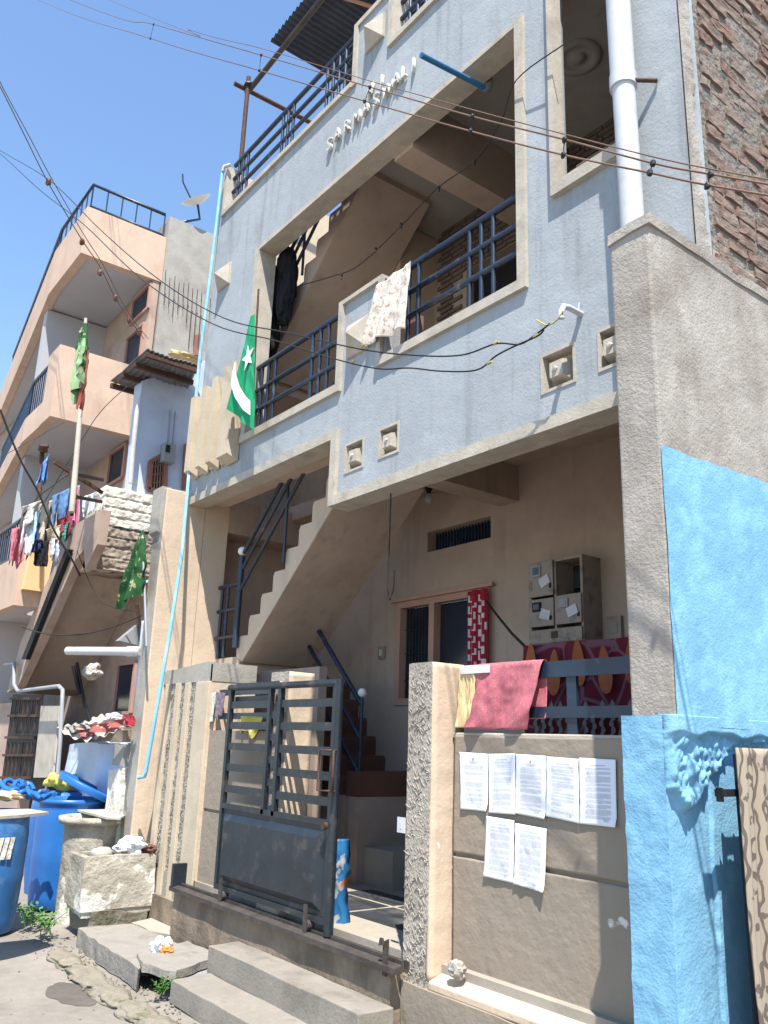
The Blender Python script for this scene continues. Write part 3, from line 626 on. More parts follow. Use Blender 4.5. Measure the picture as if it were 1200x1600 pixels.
# sill and plinth under the gate with its track
sil = thing('gate_sill', 'dirty brown plinth below the sliding gate carrying a rusty dark track', 'sill', (-5.1, 3.0, 0))
b = B(); rough_box(b, -6.50,-3.80,3.03,3.22,0,.455,.006,14,6,3); obj('plinth', b, M['plinth'], sil)
b = B(); prism(b, [(-6.52,2.99,.445),(-6.52,3.045,.445),(-6.52,3.045,.485),(-6.52,2.99,.475)], (2.80,0,0)); obj('track', b, M['darksteel'], sil)
b = B(); box(b, -6.50,-3.74,3.06,3.075,.456,.50); box(b,-6.5,-3.74,3.105,3.115,.456,.49); obj('track_rail', b, M['darksteel'], sil)
b = B(); box(b, -6.50,-6.46,2.99,3.10,.47,.64); obj('stop_plate', b, M['gate'], sil)
b = B(); prism(b, [(-3.83,3.0,.42),(-3.80,3.0,.42),(-3.79,3.0,.60),(-3.83,3.0,.58)], (0,.012,0)); prism(b, [(-3.85,2.985,.56),(-3.81,2.985,.57),(-3.82,2.985,.60),(-3.84,2.985,.60)], (0,.012,0)); obj('latch_plate', b, M['darksteel'], sil)

# ================================================================ SLIDING GATE
gt = thing('sliding_gate', 'dark navy steel sliding gate with flat bars above a raised sheet panel', 'gate', (-5.15, 3.05, .5))
GY = 3.05; g0, g1, gb, gtp = -5.90, -4.43, .545, 1.965
b = B()
for x in (g0, -5.30, -5.16): box(b, x, x+.035, GY, GY+.035, (gb if x==g0 else 1.10), gtp-.02)
obj('stile', b, M['gate'], gt)
b = B(); tube(b, [(g0,GY+.01,gtp),(g1+.02,GY+.01,gtp-.01)], .024, 10); obj('top_rail', b, M['gate'], gt)
b = B(); box(b, g0-.01,-5.27,GY+.06,GY+.09,1.95,2.0); obj('rear_top_rail', b, M['gate'], gt)
b = B(); tube(b, [(g1,GY+.01,gb-.05),(g1,GY+.01,gtp+.01)], .028, 12); box(b, g1-.055,g1-.025,GY,GY+.03,gb,gtp-.03); obj('lock_stile', b, M['gate'], gt)
for k in range(5):
    z = 1.235+k*.150
    obj('flat_bar', box(B(), g0+.035,-5.30,GY+.008,GY+.016,z-.026,z+.026), M['gate'], gt)
    obj('flat_bar', box(B(), -5.125,g1-.055,GY+.008,GY+.016,z-.026,z+.026), M['gate'], gt)
    if k < 4: obj('flat_bar', box(B(), -5.265,-5.16,GY+.012,GY+.02,z+.05,z+.10), M['gate'], gt)
obj('flat_bar', box(B(), g0+.035,-5.30,GY+.04,GY+.046,1.86,1.90), M['gate'], gt)
b = B(); box(b, g0+.035,g1-.055,GY,GY+.03,1.095,1.13); box(b, g0+.035,g1-.055,GY,GY+.03,gb,gb+.035); obj('panel_frame', b, M['gate'], gt)
b = B(); x0,x1,z0,z1 = g0+.04,g1-.06,gb+.036,1.094; i_=.075
v0 = [b.verts.new(p) for p in ((x0,GY+.012,z0),(x1,GY+.012,z0),(x1,GY+.012,z1),(x0,GY+.012,z1))]
v1 = [b.verts.new(p) for p in ((x0+.03,GY+.012,z0+.03),(x1-.03,GY+.012,z0+.03),(x1-.03,GY+.012,z1-.03),(x0+.03,GY+.012,z1-.03))]
v2 = [b.verts.new(p) for p in ((x0+i_,GY-.022,z0+i_),(x1-i_,GY-.022,z0+i_),(x1-i_,GY-.022,z1-i_),(x0+i_,GY-.022,z1-i_))]
for A_, B_ in ((v0,v1),(v1,v2)):
    for k in range(4): b.faces.new((A_[k],A_[(k+1)%4],B_[(k+1)%4],B_[k]))
b.faces.new(v2); g=bmesh.ops.extrude_face_region(b, geom=b.faces[:]); bmesh.ops.translate(b, verts=[v for v in g['geom'] if isinstance(v, bmesh.types.BMVert)], vec=(0,.006,0))
obj('sheet_panel', b, M['gate'], gt)
for x in (g0+.14, g1-.22):
    b = B(); box(b, x, x+.035, GY-.03, GY-.022, gb-.07, gb+.09); obj('wheel_bracket', b, M['darksteel'], gt)
    b = B(); tube(b, [(x+.017,GY-.02,gb-.025),(x+.017,GY+.03,gb-.025)], .03, 16); obj('wheel', b, M['darksteel'], gt)
for s in (-1, 1):
    b = B(); x = g1-.10 if s < 0 else g1+.06; tube(b, [(g1-.02 if s<0 else g1+.02,GY-.01,1.54),(x,GY-.05,1.54),(x,GY-.05,1.30),(g1-.02 if s<0 else g1+.02,GY-.01,1.30)], .008, 8); obj('pull_handle', b, M['rust'], gt)
b = B(); tube(b, [(g1-.03,GY-.02,1.10),(g1-.03,GY-.045,1.10)], .022, 14); obj('lock', b, M['rust'], gt)
b = B(); rock(b, (-5.24,GY+.06,1.95),(.05,.035,.05),.5,2,4); obj('rope_knot', b, M['white_worn'], gt)

# latch plate on pier
b = B(); box(b, -3.86,-3.795,3.10,3.108,1.12,1.20); box(b,-3.835,-3.82,3.098,3.10,1.14,1.18)
tag(obj('latch_plate', b, M['pvc_white']), 'small pale steel latch plate on the left edge of the rough gate pier', 'latch')

# ================================================================ STEPS AND SLABS
b = B(); rough_box(b, -5.42,-3.76,2.80,3.028,0,.285,.005,14,5,8); tag(obj('entrance_step', b, M['step'], bevel=.006), 'upper pale cement step directly below the gate sill', 'step', 'entrance steps')
b = B(); rough_box(b, -5.36,-3.3,2.53,2.798,0,.135,.006,14,5,9); tag(obj('entrance_step', b, M['step'], bevel=.006), 'lower cement step at street level, in front of the upper one', 'step', 'entrance steps')
def pxslab(pts, z, th, label, m='ledge', name='stone_slab', grp='broken stone slabs left of the steps'):
    b = B(); n=len(pts); P=[]
    for i in range(n):      # subdivide edges and roughen
        p, q = PZ(z,*pts[i]), PZ(z,*pts[(i+1)%n]); L=(q-p).length; k_=max(1,int(L/.04))
        for j in range(k_):
            c = p.lerp(q, j/k_); P.append(c+Vector((nz(c,7,2),nz(c,7,3),0))*.03*(0<j))
    prism(b, P, (0,0,-th)); return tag(obj(name, b, M[m]), label, 'slab', grp)
pxslab([(122,1450),(205,1443),(240,1456),(300,1487),(216,1493),(216,1515)], .135, .13, 'long grey cracked stone slab beside the kerb, left of the litter')
pxslab([(214,1490),(292,1470),(342,1492),(276,1518),(222,1506)], .16, .05, 'grey broken slab with the crumpled snack packet on it')
pxslab([(206,1441),(245,1432),(335,1480),(293,1468),(238,1455)], .125, .12, 'pale triangular cement patch against the gate plinth', 'floor', 'cement_patch', None)
pxslab([(283,1520),(345,1495),(352,1512),(300,1532)], .10, .06, 'small pale blue slab wedged beside the lower step', 'pvc_grey')
b = B(); box(b, -8.2,-5.40,2.75,3.2,-.02,.05); structure('pavement', b, M['kerb'])
kp = [PZ(.06,*p) for p in ((88,1478),(120,1500),(160,1530),(195,1556),(235,1580),(265,1600))]
for i,(p,q) in enumerate(zip(kp,kp[1:])):
    b = B(); c=(p+q)/2; rock(b, (c.x,c.y,.01), ((q-p).length*.6,.10,.038), .3, 4, i+20); o=tag(obj('kerb_stone', b, M['kerb'], smooth=True), ['mossy kerb stone nearest the two leafy weeds','second mossy kerb stone from the weeds','middle mossy kerb stone below the long slab','mossy kerb stone beside the broken slab','last kerb stone beside the lower step'][i], 'kerb stone', 'mossy kerb stones')
b = B(); rock(b, PY(3.15,714,1518)+Vector((0,0,.01)), (.05,.04,.045), .35, 3, 3); tag(obj('stone', b, M['concrete']), 'grey lump of concrete lying on the sloped ledge beside the gate pier', 'stone')
# trough on its base stone
tg = thing('water_trough', 'old cement water trough with worn white patches standing on a flat stone', 'trough', (-7.4, 2.9, .1))
b = B(); X0,X1,Y0,Y1 = -7.62,-7.2,2.56,3.17
def thick(bm,x0,x1,y0,y1,z0,z1,s): rough_box(bm,x0,x1,y0,y1,z0,z1,.012,9,6,s)
rough_box(b, X0,X1,Y0,Y1,.18,.28,.012,12,6,1,taper=.06)
for (a,c,d,e) in ((X1-.055,X1,Y0,Y1),(X0,X0+.055,Y0,Y1),(X0+.05,X1-.05,Y0,Y0+.055),(X0+.05,X1-.05,Y1-.055,Y1)): rough_box(b,a,c,d,e,.22,.62,.008,12,6,1)
obj('basin', b, M['stone'], tg)
b = B(); rough_box(b, -7.58,-7.19,2.62,3.12,.04,.18,.03,12,5,5); obj('base_stone', b, M['kerb'], tg)
def tuft(bm, c, s, n, seed):
    rnd = random.Random(seed)
    for k in range(n):
        a = rnd.uniform(0,6.28); h = rnd.uniform(.5,1)*s; lean=rnd.uniform(.3,1.0)*s; p0=Vector(c)+Vector((rnd.uniform(-.3,.3)*s,rnd.uniform(-.3,.3)*s,0)); d=Vector((math.cos(a),math.sin(a),0))
        tip=p0+d*lean+Vector((0,0,h)); tube(bm,[p0,p0+d*lean*.4+Vector((0,0,h*.6)),tip],.0025,4)
        for j in range(6):
            t=.35+j*.13; q=p0.lerp(tip,t); e=Vector((rnd.uniform(-1,1),rnd.uniform(-1,1),rnd.uniform(-.2,.6))).normalized()*s*.30; sd=e.cross(Vector((0,0,1))).normalized()*s*.09
            v=[bm.verts.new(x) for x in (q,q+e*.5+sd,q+e,q+e*.5-sd)]; bm.faces.new(v)
for i,(px,s,l) in enumerate((((45,1448),.17,'leafy green weed growing beside the left drum'),((72,1462),.19,'bushy green weed growing in front of the trough'),((250,1553),.10,'tiny bright green weed between slab and lower step'))):
    b=B(); tuft(b,PZ(.04,*px),s,12,i); tag(obj('weed',b,M['leaf']),l,'weed','weeds along the kerb')
# ================================================================ CLOTHS
def clothpx(name, plane, quad, label, cat, m, amp=.03, folds=4, nu=40, nv=40, grp=None, seed=0, off=(0,0,0), hem=.02, parent=None, push=None, curve=None):
    P = [plane(*q)+Vector(off) for q in quad]          # TL TR BR BL
    n_ = (P[1]-P[0]).cross(P[3]-P[0]).normalized()
    if n_.dot(EYE-P[0]) < 0: n_ = -n_
    b = B()
    def f(u, v):
        t = P[0].lerp(P[1], u); d = P[3].lerp(P[2], u); p = t.lerp(d, v)
        k = (.25+.75*v)
        p = p + n_*(amp*math.sin(u*folds*2*math.pi+seed+1.2*v)*k + amp*.7*nz((u*3,v*1.2,seed),1.5,2)*k+amp*.3*nz((u*9,v*5,seed),1.5,3))
        if v > .97: p = p+Vector((0,0,hem*nz((u*5,seed,0),1.2,5)))
        return p
    grid(b, f, nu, nv)
    g=bmesh.ops.extrude_face_region(b, geom=b.faces[:]); bmesh.ops.translate(b, verts=[v for v in g['geom'] if isinstance(v, bmesh.types.BMVert)], vec=-n_*.003)
    o = obj(name, b, m, parent, smooth=True)
    if not parent: tag(o, label, cat, grp)
    return o
M['sheet'] = pattern_mat('pale_floral_print', (.66,.58,.50), [((.42,.30,.24),'noise',38,.60),((.36,.28,.24),'voronoi',60,.16)])
cl = thing('t','x','x',(0,0,0)); bpy.data.objects.remove(cl)
clothpx('draped_cloth', lambda a,c: PY(3.24,a,c), [(589,446),(644,408),(632,512),(568,540)], 'pale floral printed cloth hung over the upper railing beside the pyramid panel', 'cloth', M['sheet'], .028, 2.2, seed=1)
M['red'] = pattern_mat('rose_red_cloth', (.42,.12,.15), [((.46,.22,.20),'noise',130,.60)])
M['cream_cl'] = cloth('pale_yellow_cloth', (.66,.50,.27)); M['white_cl'] = cloth('white_striped_cloth', (.66,.66,.68))
def over_rail(name, x0, x1, ztop, zf, zb, y, m, label, amp=.015, folds=3, seed=0, skew=0):
    b = B()
    def f(u, v):
        x = x0+(x1-x0)*u; L = (ztop-zf)+(ztop-zb)+.03; s = v*L; a = ztop-zf
        if s < a-.01: z = zf+s; yy = y-.02; k=(1-s/a)
        elif s < a+.04: t=(s-a+.01)/.05; z = ztop+.008*math.sin(t*math.pi); yy = y-.02+.04*t; k=0
        else: z = ztop-(s-a-.03); yy = y+.02; k=(ztop-z)/(ztop-zb)
        d = amp*k*math.sin(u*folds*6.28+seed+1.5*k)+amp*.8*k*nz((u*4,v*4,seed),1,2)+.010*nz((u*9,v*7,seed),1,3)+.005*nz((u*22,v*16,seed),1,3)
        return Vector((x+skew*(1-v)*(1 if s<a else 0)*k, yy-abs(amp*k)*.6+(d if yy<y else -d*.4), z+(.015*nz((u*4,seed,0),1,4) if v<.01 else 0)))
    grid(b, f, 50, 60); g=bmesh.ops.extrude_face_region(b, geom=b.faces[:]); bmesh.ops.translate(b, verts=[v for v in g['geom'] if isinstance(v, bmesh.types.BMVert)], vec=(0,-.002,0))
    return tag(obj(name, b, m, smooth=True), label, 'cloth', 'cloths drying on the compound wall rail')
over_rail('draped_cloth', -3.56,-3.42, 2.027, 1.69, 1.75, 3.302, M['cream_cl'], 'pale yellow cloth hanging on the blue rail next to the gate pier', .02, 1.5, 2)
over_rail('draped_cloth', -3.415,-2.93, 2.03, 1.685, 1.74, 3.30, M['red'], 'rose red cloth with faint dots hung on the blue rail of the compound wall', .035, 1.6, 1, skew=-.10)
b = B(); box(b, -3.53,-3.30,3.268,3.272,1.985,2.028); tag(obj('folded_cloth', b, M['white_cl']), 'white striped strip of cloth folded over the rail top above the yellow one', 'cloth', 'cloths drying on the compound wall rail')
# big dark red floral cloth behind the rails
M['tulip'] = pattern_mat('dark_red_blanket', (.11,.012,.022), [((.16,.07,.09),'cells',4.5,.035)])
M['orange_print'] = mat('orange_tulip_print', (.30,.085,.03), bump=.1, var=.2); M['leafprint'] = mat('grey_green_leaf_print', (.16,.17,.15), bump=.1)
bl = thing('blanket', 'dark red blanket with orange tulips and grey leaves hanging behind the compound wall rails', 'blanket', (-3.4, 4.0, 1.6))
YK = 4.0
b = B(); x0 = PY(YK,820,1020).x; x1 = PY(YK,1010,1020).x; zt = PY(YK,880,1004).z
def bf(u, v): x=x0+(x1+.4-x0)*u; z=1.35+v*(zt-1.35); return Vector((x, YK+.02*math.sin(x*14)+.015*nz((x,0,z),4,2), z))
grid(b, bf, 60, 30); obj('blanket_cloth', b, M['tulip'], bl, smooth=True)
def leafshape(bm, cx_, cz_, w_, h_, y, up=1, n=10):
    pts=[]
    for k in range(n+1): t=k/n; pts.append((cx_+w_*math.sin(t*math.pi)**.8*(.5+.5*math.cos(t*2.2)), y, cz_+up*h_*t))
    for k in range(n-1,0,-1): t=k/n; pts.append((cx_-w_*math.sin(t*math.pi)**.8*(.5+.5*math.cos(t*2.2)), y, cz_+up*h_*t))
    prism(bm, pts, (0,.003,0))
def ell(bm, cx_, cz_, w_, h_, y, lean):
    prism(bm, [(cx_+w_*math.cos(a)*(1-.35*math.sin(a))+lean*h_*math.sin(a)*.4, y, cz_+h_*math.sin(a)) for a in [k*math.pi/8 for k in range(16)]], (0,.003,0))
b = B(); c_ = B()
for k in range(8):
    x = x0+.08+k*.19; up = -1 if k%2==0 else 1; zz = zt-.01 if k%2==0 else zt-.30
    ell(b, x, zz+up*.12, .048, .14, YK-.037, .12*(-1)**(k//2))
    for d in (-.05,0,.05):
        for j in range(6): leafshape(c_, x+.09+d*1.2+.012*(j%2), 1.60+j*.035+abs(d), .02, .05, YK-.034, 1, 6)
obj('tulip_print', b, M['orange_print'], bl); obj('leaf_print', c_, M['leafprint'], bl)
# curtain in the house window
M['curt'] = mat('crimson_curtain', (.30,.012,.03), bump=.2, bs=150); M['curtw'] = mat('white_curtain_print', (.62,.55,.55), bump=.1)
ct = thing('curtain', 'crimson curtain with white rectangles hanging at the right of the pink framed window', 'curtain', (-5.05, 4.85, 2.4))
cx0, cx1 = PY(4.82,729,960).x, PY(4.82,760,960).x
def cf(x, z, d=0): return Vector((x, 4.83+.022*math.sin((x-cx0)*55)-d, z))
b = B(); grid(b, lambda u,v: cf(cx0+(cx1-cx0)*u, 1.96+v*.90), 40, 10); rnd = random.Random(2)
for i in range(4):
    for j in range(9):
        xa = cx0+(cx1-cx0)*(i/4+.02); xb = xa+(cx1-cx0)*.19; za = 1.98+j*.098+.045*(i%2); h=.075; t=.012
        if za+h > 2.85: continue
        h*=rnd.uniform(.6,1.1); pick=rnd.random(); xb=min(cx1-.005, xb+(cx1-cx0)*rnd.choice((-.04,0,.02)))
        for (p,q,r_,s) in (((xa,xa+.014,za,za+h),(xb-.014,xb,za,za+h*.8)) if pick<.4 else ((xa,xb,za,za+h*.8),) if pick<.7 else ((xa,xa+.012,za,za+h),(xa,xb,za,za+t),(xb-.012,xb,za,za+h*.8))):
            grid(b, lambda u,v: cf(p+(q-p)*u, r_+(s-r_)*v, .004), 3, 1, 1)
obj('curtain_cloth', b, [M['curt'], M['curtw']], ct)
# rope from window to blanket
b = B(); tube(b, [PY(4.8,760,940),PY(4.5,782,968),PY(4.3,800,990),PY(4.0,822,1012)], .010, 6); tag(obj('cord', b, M['cable']), 'thick dark cord tied from the window frame down to the red blanket', 'cord')
# left wall cloths
M['tape'] = cloth('dull_yellow_tape', (.42,.36,.12))
M['mint'] = pattern_mat('mint_print_cloth', (.50,.56,.48), [((.2,.25,.2),'noise',70,.6)]); M['mauve'] = cloth('mauve_cloth', (.22,.17,.22)); M['yellow'] = cloth('yellow_cloth', (.62,.55,.12))
clothpx('draped_cloth', lambda a,c: PY(3.22,a,c), [(329,1083),(338,1082),(332,1128),(320,1126)], 'mint printed cloth on the rail at the left of the gate', 'cloth', M['mint'], .012, 2, seed=2, grp='cloths on the left rail')
clothpx('draped_cloth', lambda a,c: PY(3.21,a,c), [(338,1081),(352,1083),(345,1118),(334,1122)], 'mauve crumpled cloth on the rail beside the mint one', 'cloth', M['mauve'], .012, 2, seed=3, grp='cloths on the left rail')
clothpx('draped_cloth', lambda a,c: PY(3.20,a,c), [(376,1119),(410,1120),(399,1148),(374,1138)], 'yellow cloth hanging behind the bars of the gate', 'cloth', M['yellow'], .012, 2, seed=4, grp='cloths on the left rail', hem=.06)
# black garments on the first floor stair rail
M['blackcl'] = cloth('black_fabric', (.008,.009,.012))
b = B()
def gar(px, w_, h_, seed, y=3.56):
    c = PY(y,*px)
    g = bmesh.ops.create_icosphere(b, subdivisions=4, radius=1)
    for v in g['verts']:
        d=v.co.copy(); k=1+.30*nz(d,2.2,seed)+.18*nz((d.x*5,d.y*5,d.z*1.2),1,seed+3)
        v.co=Vector((d.x*w_*k*(1-.25*d.z), d.y*.07*k, d.z*h_*k))+c
gar((447,410),.11,.20,1); gar((430,455),.17,.30,2); gar((445,470),.10,.26,3); gar((424,520),.10,.30,4); gar((454,440),.06,.26,6)
tag(obj('hanging_garments', b, M['blackcl'], smooth=True), 'black garments bundled over the first floor stair railing', 'clothes')
# brown folded board behind cloth
b = B(); box(b, -4.42,-4.24,3.5,3.53,4.03,4.62); tag(obj('wooden_board', b, M['wood']), 'reddish brown wooden board leaning behind the railing below the floral cloth', 'board')

# ================================================================ NOTICES
def notice(corners, label, seed, crest=False, lines=42, head=2, dense=1.0, off=0, crumple=0):
    P = [PY(3.240-off,*q) for q in corners]       # TL TR BR BL
    t = thing('paper_notice', label, 'notice', tuple(P[0]), 'typed sheets pasted on the compound wall')
    def pt(u, v, d=0):
        p = P[0].lerp(P[1],u).lerp(P[3].lerp(P[2],u), v)
        bulge = .004*nz((u*2,v*2,seed),1.3,1)+.0025*nz((u*6,v*6,seed),1,2)+crumple*.02*abs(nz((u*3,v*3,seed),1.2,5))*max(0,v-.35)
        curl = .028*max(0,v-.86)*7*max(0,u-.6)*2.5*(seed%2) + .02*max(0,v-.9)*10*max(0,.3-u)
        return p+Vector((0,-abs(bulge)-curl*.5-d,0))
    b = B(); grid(b, lambda u,v: pt(u,v), 26, 34); g=bmesh.ops.extrude_face_region(b, geom=b.faces[:]); bmesh.ops.translate(b, verts=[v for v in g['geom'] if isinstance(v, bmesh.types.BMVert)], vec=(0,.0006,0)); obj('sheet', b, M['paper'], t, smooth=True)
    rnd = random.Random(seed*11); b = B()
    def dash(u0,u1,v0,v1):
        n_=max(1,int((u1-u0)*26)); 
        for k in range(n_):
            a=u0+(u1-u0)*k/n_; c=u0+(u1-u0)*(k+1)/n_
            b.faces.new([b.verts.new(pt(x,y,.0012)) for x,y in ((a,v0),(c,v0),(c,v1),(a,v1))])
    v = .10
    if crest:
        for (a,c,d,e) in ((.475,.525,.10,.125),(.485,.515,.085,.10),(.465,.535,.125,.13)): dash(a,c,d,e)
        v = .15
        for k in range(3): wd=.18-.03*k; dash(.5-wd,.5+wd,v,v+.006); v+=.017
    elif head: dash(.3,.72,v,v+.007); v+=.03
    para = 0
    while v < .90:
        if para <= 0: para = rnd.randint(3,8); v += .012; x = .22; kind = rnd.random()
        else: x = .17
        end = .86 if para > 1 else rnd.uniform(.4,.8)
        if kind < .22 and dense < 1.2: end = rnd.uniform(.35,.55)
        while x < end:
            wd = rnd.uniform(.02,.075); x2=min(x+wd,end); dash(x,x2,v,v+.0052); x = x2+.010
        v += .0155/dense**.2; para -= 1
        if rnd.random() < (.04 if dense>1 else .10): v += .02
    for k in range(10): a=.66+rnd.uniform(-.06,.10); c=.92+rnd.uniform(-.02,.02); dash(a,a+.05,c,c+.004)
    if crumple:
        pass
    obj('printed_text', b, M['ink'], t)
    return t
notice([(718,1175),(762,1178),(762,1268),(720,1264)], 'leftmost typed sheet of the upper row, with a small crest', 1, True, off=0)
notice([(763,1178),(805,1177),(805,1273),(764,1270)], 'second sheet of the upper row, dense typed paragraphs and no crest', 2, off=.004)
notice([(806,1178),(853,1181),(853,1280),(805,1271)], 'third sheet of the upper row, with a crest centred above one large text block', 3, True, off=.001, dense=1.2)
notice([(854,1182),(904,1186),(905,1287),(853,1275)], 'fourth sheet of the upper row, lower left corner lifting', 4, off=.004)
notice([(905,1184),(962,1187),(964,1293),(906,1287)], 'rightmost sheet of the upper row, one dense page in the wall pier shadow', 5, off=.001, dense=1.3)
notice([(760,1275),(804,1282),(802,1380),(756,1369)], 'left sheet of the lower pair, packed with lines', 6, off=.002, dense=1.3)
n7 = notice([(805,1286),(854,1295),(851,1395),(803,1381)], 'crumpled sheet, right one of the lower pair, mostly blank below', 7, off=.003, crumple=1)

# ================================================================ METER BOX, SWITCHES, LAMPS
YM = 4.9
def m_(px, y=4.68): return PY(y,*px)
mb = thing('meter_box', 'weathered beige electricity meter cabinet with three closed doors and one open compartment', 'meter box', (-4.1, 4.8, 2.3))
A = m_((825,881)); Bq = m_((911,867)); Cq = m_((910,1008)); D = m_((827,1013))
x0, x1, z0, z1 = A.x, Bq.x-.02, D.z+.02, A.z
M['meter'] = mat('beige_meter_enamel', (.29,.235,.20), rough=.5, bump=.2, var=.12, vs=8, stain=(.06,.05,.04), stain_amt=.75, stain_s=8, stain_lo=.5, stain_hi=.68)
b = B(); t=.02
box(b,x0,x1,4.88,4.90,z0,z1)
for (a,c,d,e) in ((x0,x0+t,z0,z1),(x1-t,x1,z0,z1),(x0+t,x1-t,z1-t,z1),(x0+t,x1-t,z0,z0+t),((x0+x1)/2-.01,(x0+x1)/2+.01,z0+t,z1-t)): box(b,a,c,4.69,4.88,d,e)
obj('cabinet', b, M['meter'], mb)
H = z1-z0; xm = (x0+x1)/2
def mdoor(a,c,d,e,i):
    dr = obj('door', box(B(),a+.008,c-.006,4.672,4.686,d+.006,e-.006), M['meter'], mb, bevel=.004)
    if i is None:
        b=B(); box(b,(a+c)/2-.03,(a+c)/2+.03,4.668,4.671,(d+e)/2-.02,(d+e)/2+.03); obj('smudge', b, M['rust'], dr); return
    w_=c-a; hh=e-d; b=B(); box(b,a+.05,a+.05+w_*.34,4.660,4.671,e-.03-hh*.32,e-.03); obj('meter_window', b, M['pvc_grey'] if i!=2 else M['black'], dr, bevel=.005)
    b=B(); box(b,a+.065,a+.035+w_*.34,4.656,4.659,e-.03-hh*.26,e-.045); obj('glass', b, M['glass'] if i!=3 else M['pvc_grey'], dr)
    b=B(); cx_,cz_=c-.085,d+hh*.42; r_=.06; a_=.45*(1 if i==1 else -.5 if i==2 else .8)
    pts=[(cx_+math.cos(a_+k)*r_*s,4.6655,cz_+math.sin(a_+k)*r_) for k,s in ((.6,1),(2.4,1),(3.74,1),(5.6,1))]; prism(b,pts,(0,.004,0)); obj('paper_tag', b, M['pvc_white'], dr)
    b=B(); box(b,c-.04,c-.02,4.667,4.671,d+hh*.22,d+hh*.36); obj('keyhole', b, M['black'], dr)
mdoor(x0,xm,z0+H*.56,z1,1); mdoor(x0,xm,z0+H*.20,z0+H*.55,2); mdoor(xm,x1,z0+H*.20,z0+H*.56,3); mdoor(x0,x1,z0,z0+H*.18,None)
b=B(); box(b,xm+.02,x1-.02,4.87,4.879,z0+H*.58,z1-.03); box(b,xm+.08,xm+.20,4.80,4.86,z0+H*.65,z0+H*.85); obj('open_compartment', b, M['black'], mb)
b = B(); c=PY(4.89,597,1020); box(b,c.x-.05,c.x+.05,4.875,4.899,c.z-.06,c.z+.06); s_=obj('switch_plate', b, M['meter'], bevel=.004); tag(s_,'small beige light switch on the dark wall left of the pink framed window','switch')
b = B(); box(b,c.x-.02,c.x+.02,4.868,4.874,c.z-.03,c.z+.03); o=obj('switch', b, M['pvc_white'], s_)
b = B(); c=PY(4.89,962,981); box(b,c.x-.06,c.x+.06,4.87,4.899,c.z-.08,c.z+.08); box(b,c.x-.03,c.x+.03,4.865,4.869,c.z-.04,c.z+.04); tag(obj('socket', b, M['meter'], bevel=.004),'beige wall socket to the right of the meter cabinet','socket')
def bulb(c, label, mt='pvc_white'):
    t = thing('light_bulb', label, 'bulb', tuple(c)); b=B(); lathe(b,c,[(.001,0),(.035,0),(.035,-.02),(.02,-.05),(.018,-.07)],16); obj('holder', b, M['black'], t)
    b=B(); lathe(b,c,[(.016,-.07),(.03,-.10),(.034,-.125),(.022,-.15),(.001,-.16)],16); obj('bulb', b, M[mt], t)
bulb(PZ(3.80,670,768)+Vector((0,0,.05)),'clear bulb in a black holder under the porch ceiling beside the beam')
b=B(); p=PY(3.4,611,762); tube(b,[(p.x,p.y,3.9),(p.x,p.y,2.85),(p.x-.01,p.y,2.60),(p.x+.025,p.y,2.52),(p.x+.06,p.y,2.58),(p.x+.065,p.y,2.72)],.005,6); tag(obj('hanging_wire', b, M['cable']),'thin wire with a looped end dangling in front of the sloping stair soffit','wire')

# wall panel smears: old poster behind rails
b=B(); p=PY(4.89,790,1050); box(b,-4.95,-4.40,4.88,4.899,1.95,2.2); tag(obj('old_poster', b, M['trim']),'faded grey poster remnant on the porch wall beside the curtain','poster')

# ================================================================ PIPES
def pipe(name, pts, r, m, label, cat='pipe', n=14, grp=None): return tag(obj(name, tube(B(), pts, r, n), M[m], smooth=False), label, cat, grp)
dp = thing('drainpipe', 'thick dusty white drainpipe running down the front above the grey boundary wall', 'pipe', (-2.16, 3.2, 3.9))
obj('pipe', tube(B(), [(-2.19,3.20,3.5),(-2.21,3.20,5.12)], .060, 24), M['pvc_white'], dp)
obj('pipe', tube(B(), [(-2.21,3.20,5.08),(-2.235,3.20,8.2)], .066, 24), M['pvc_white'], dp)
b=B(); tube(b,[(-2.21,3.20,5.02),(-2.21,3.20,5.10)],.072,24); obj('collar', b, M['pvc_white'], dp)
b=B(); tube(b,[(-2.15,3.21,5.04),(-2.06,3.29,5.02)],.012,8); obj('clamp', b, M['rust'], dp)
P1=[PY(3.24,348,266),PY(3.24,330,420),PY(3.24,312,560),PY(3.22,297,720),PY(3.1,285,860),PY(3.05,266,985),PY(3.02,247,1095),PY(3.0,228,1205),PY(3.0,226,1213),PY(2.97,216,1215)]
pipe('water_pipe', P1, .017, 'pvc_blue', 'long thin sky blue pipe running down the left corner of the house', n=12)
b=B(); c=PY(3.24,350,264); tube(b,[c+Vector((-.02,0,-.02)),c+Vector((0,0,.03)),c+Vector((.05,.05,.05))],.02,10); tag(obj('pipe_elbow', b, M['pvc_white']),'white elbow fitting on the top end of the long blue pipe','pipe')
e=PY(3.46,757,137); b=B(); t_=thing('spout_pipe','short deep blue pipe sticking out from the first floor ceiling with a grey elbow','pipe',tuple(e))
q=_on(0,e.x,658,86); obj('pipe', tube(B(), [q, e], .020, 12), M['pipe_blue'], t_)
obj('elbow', tube(B(), [e, e+Vector((0,.03,.0)), e+Vector((0,.05,.05)), e+Vector((0,.05,.20))], .024, 12), M['pvc_grey'], t_)
r0=PY(3.3,908,491); t_=thing('spout_pipe','short white bent pipe on the stucco above the square niche, where the black cables end','pipe',tuple(r0))
obj('pipe', tube(B(), [r0, (r0.x,3.20,r0.z+.003),(r0.x-.005,3.165,r0.z),(r0.x-.01,3.15,r0.z-.035),(r0.x-.012,3.15,r0.z-.075)], .017, 12), M['pvc_white'], t_)
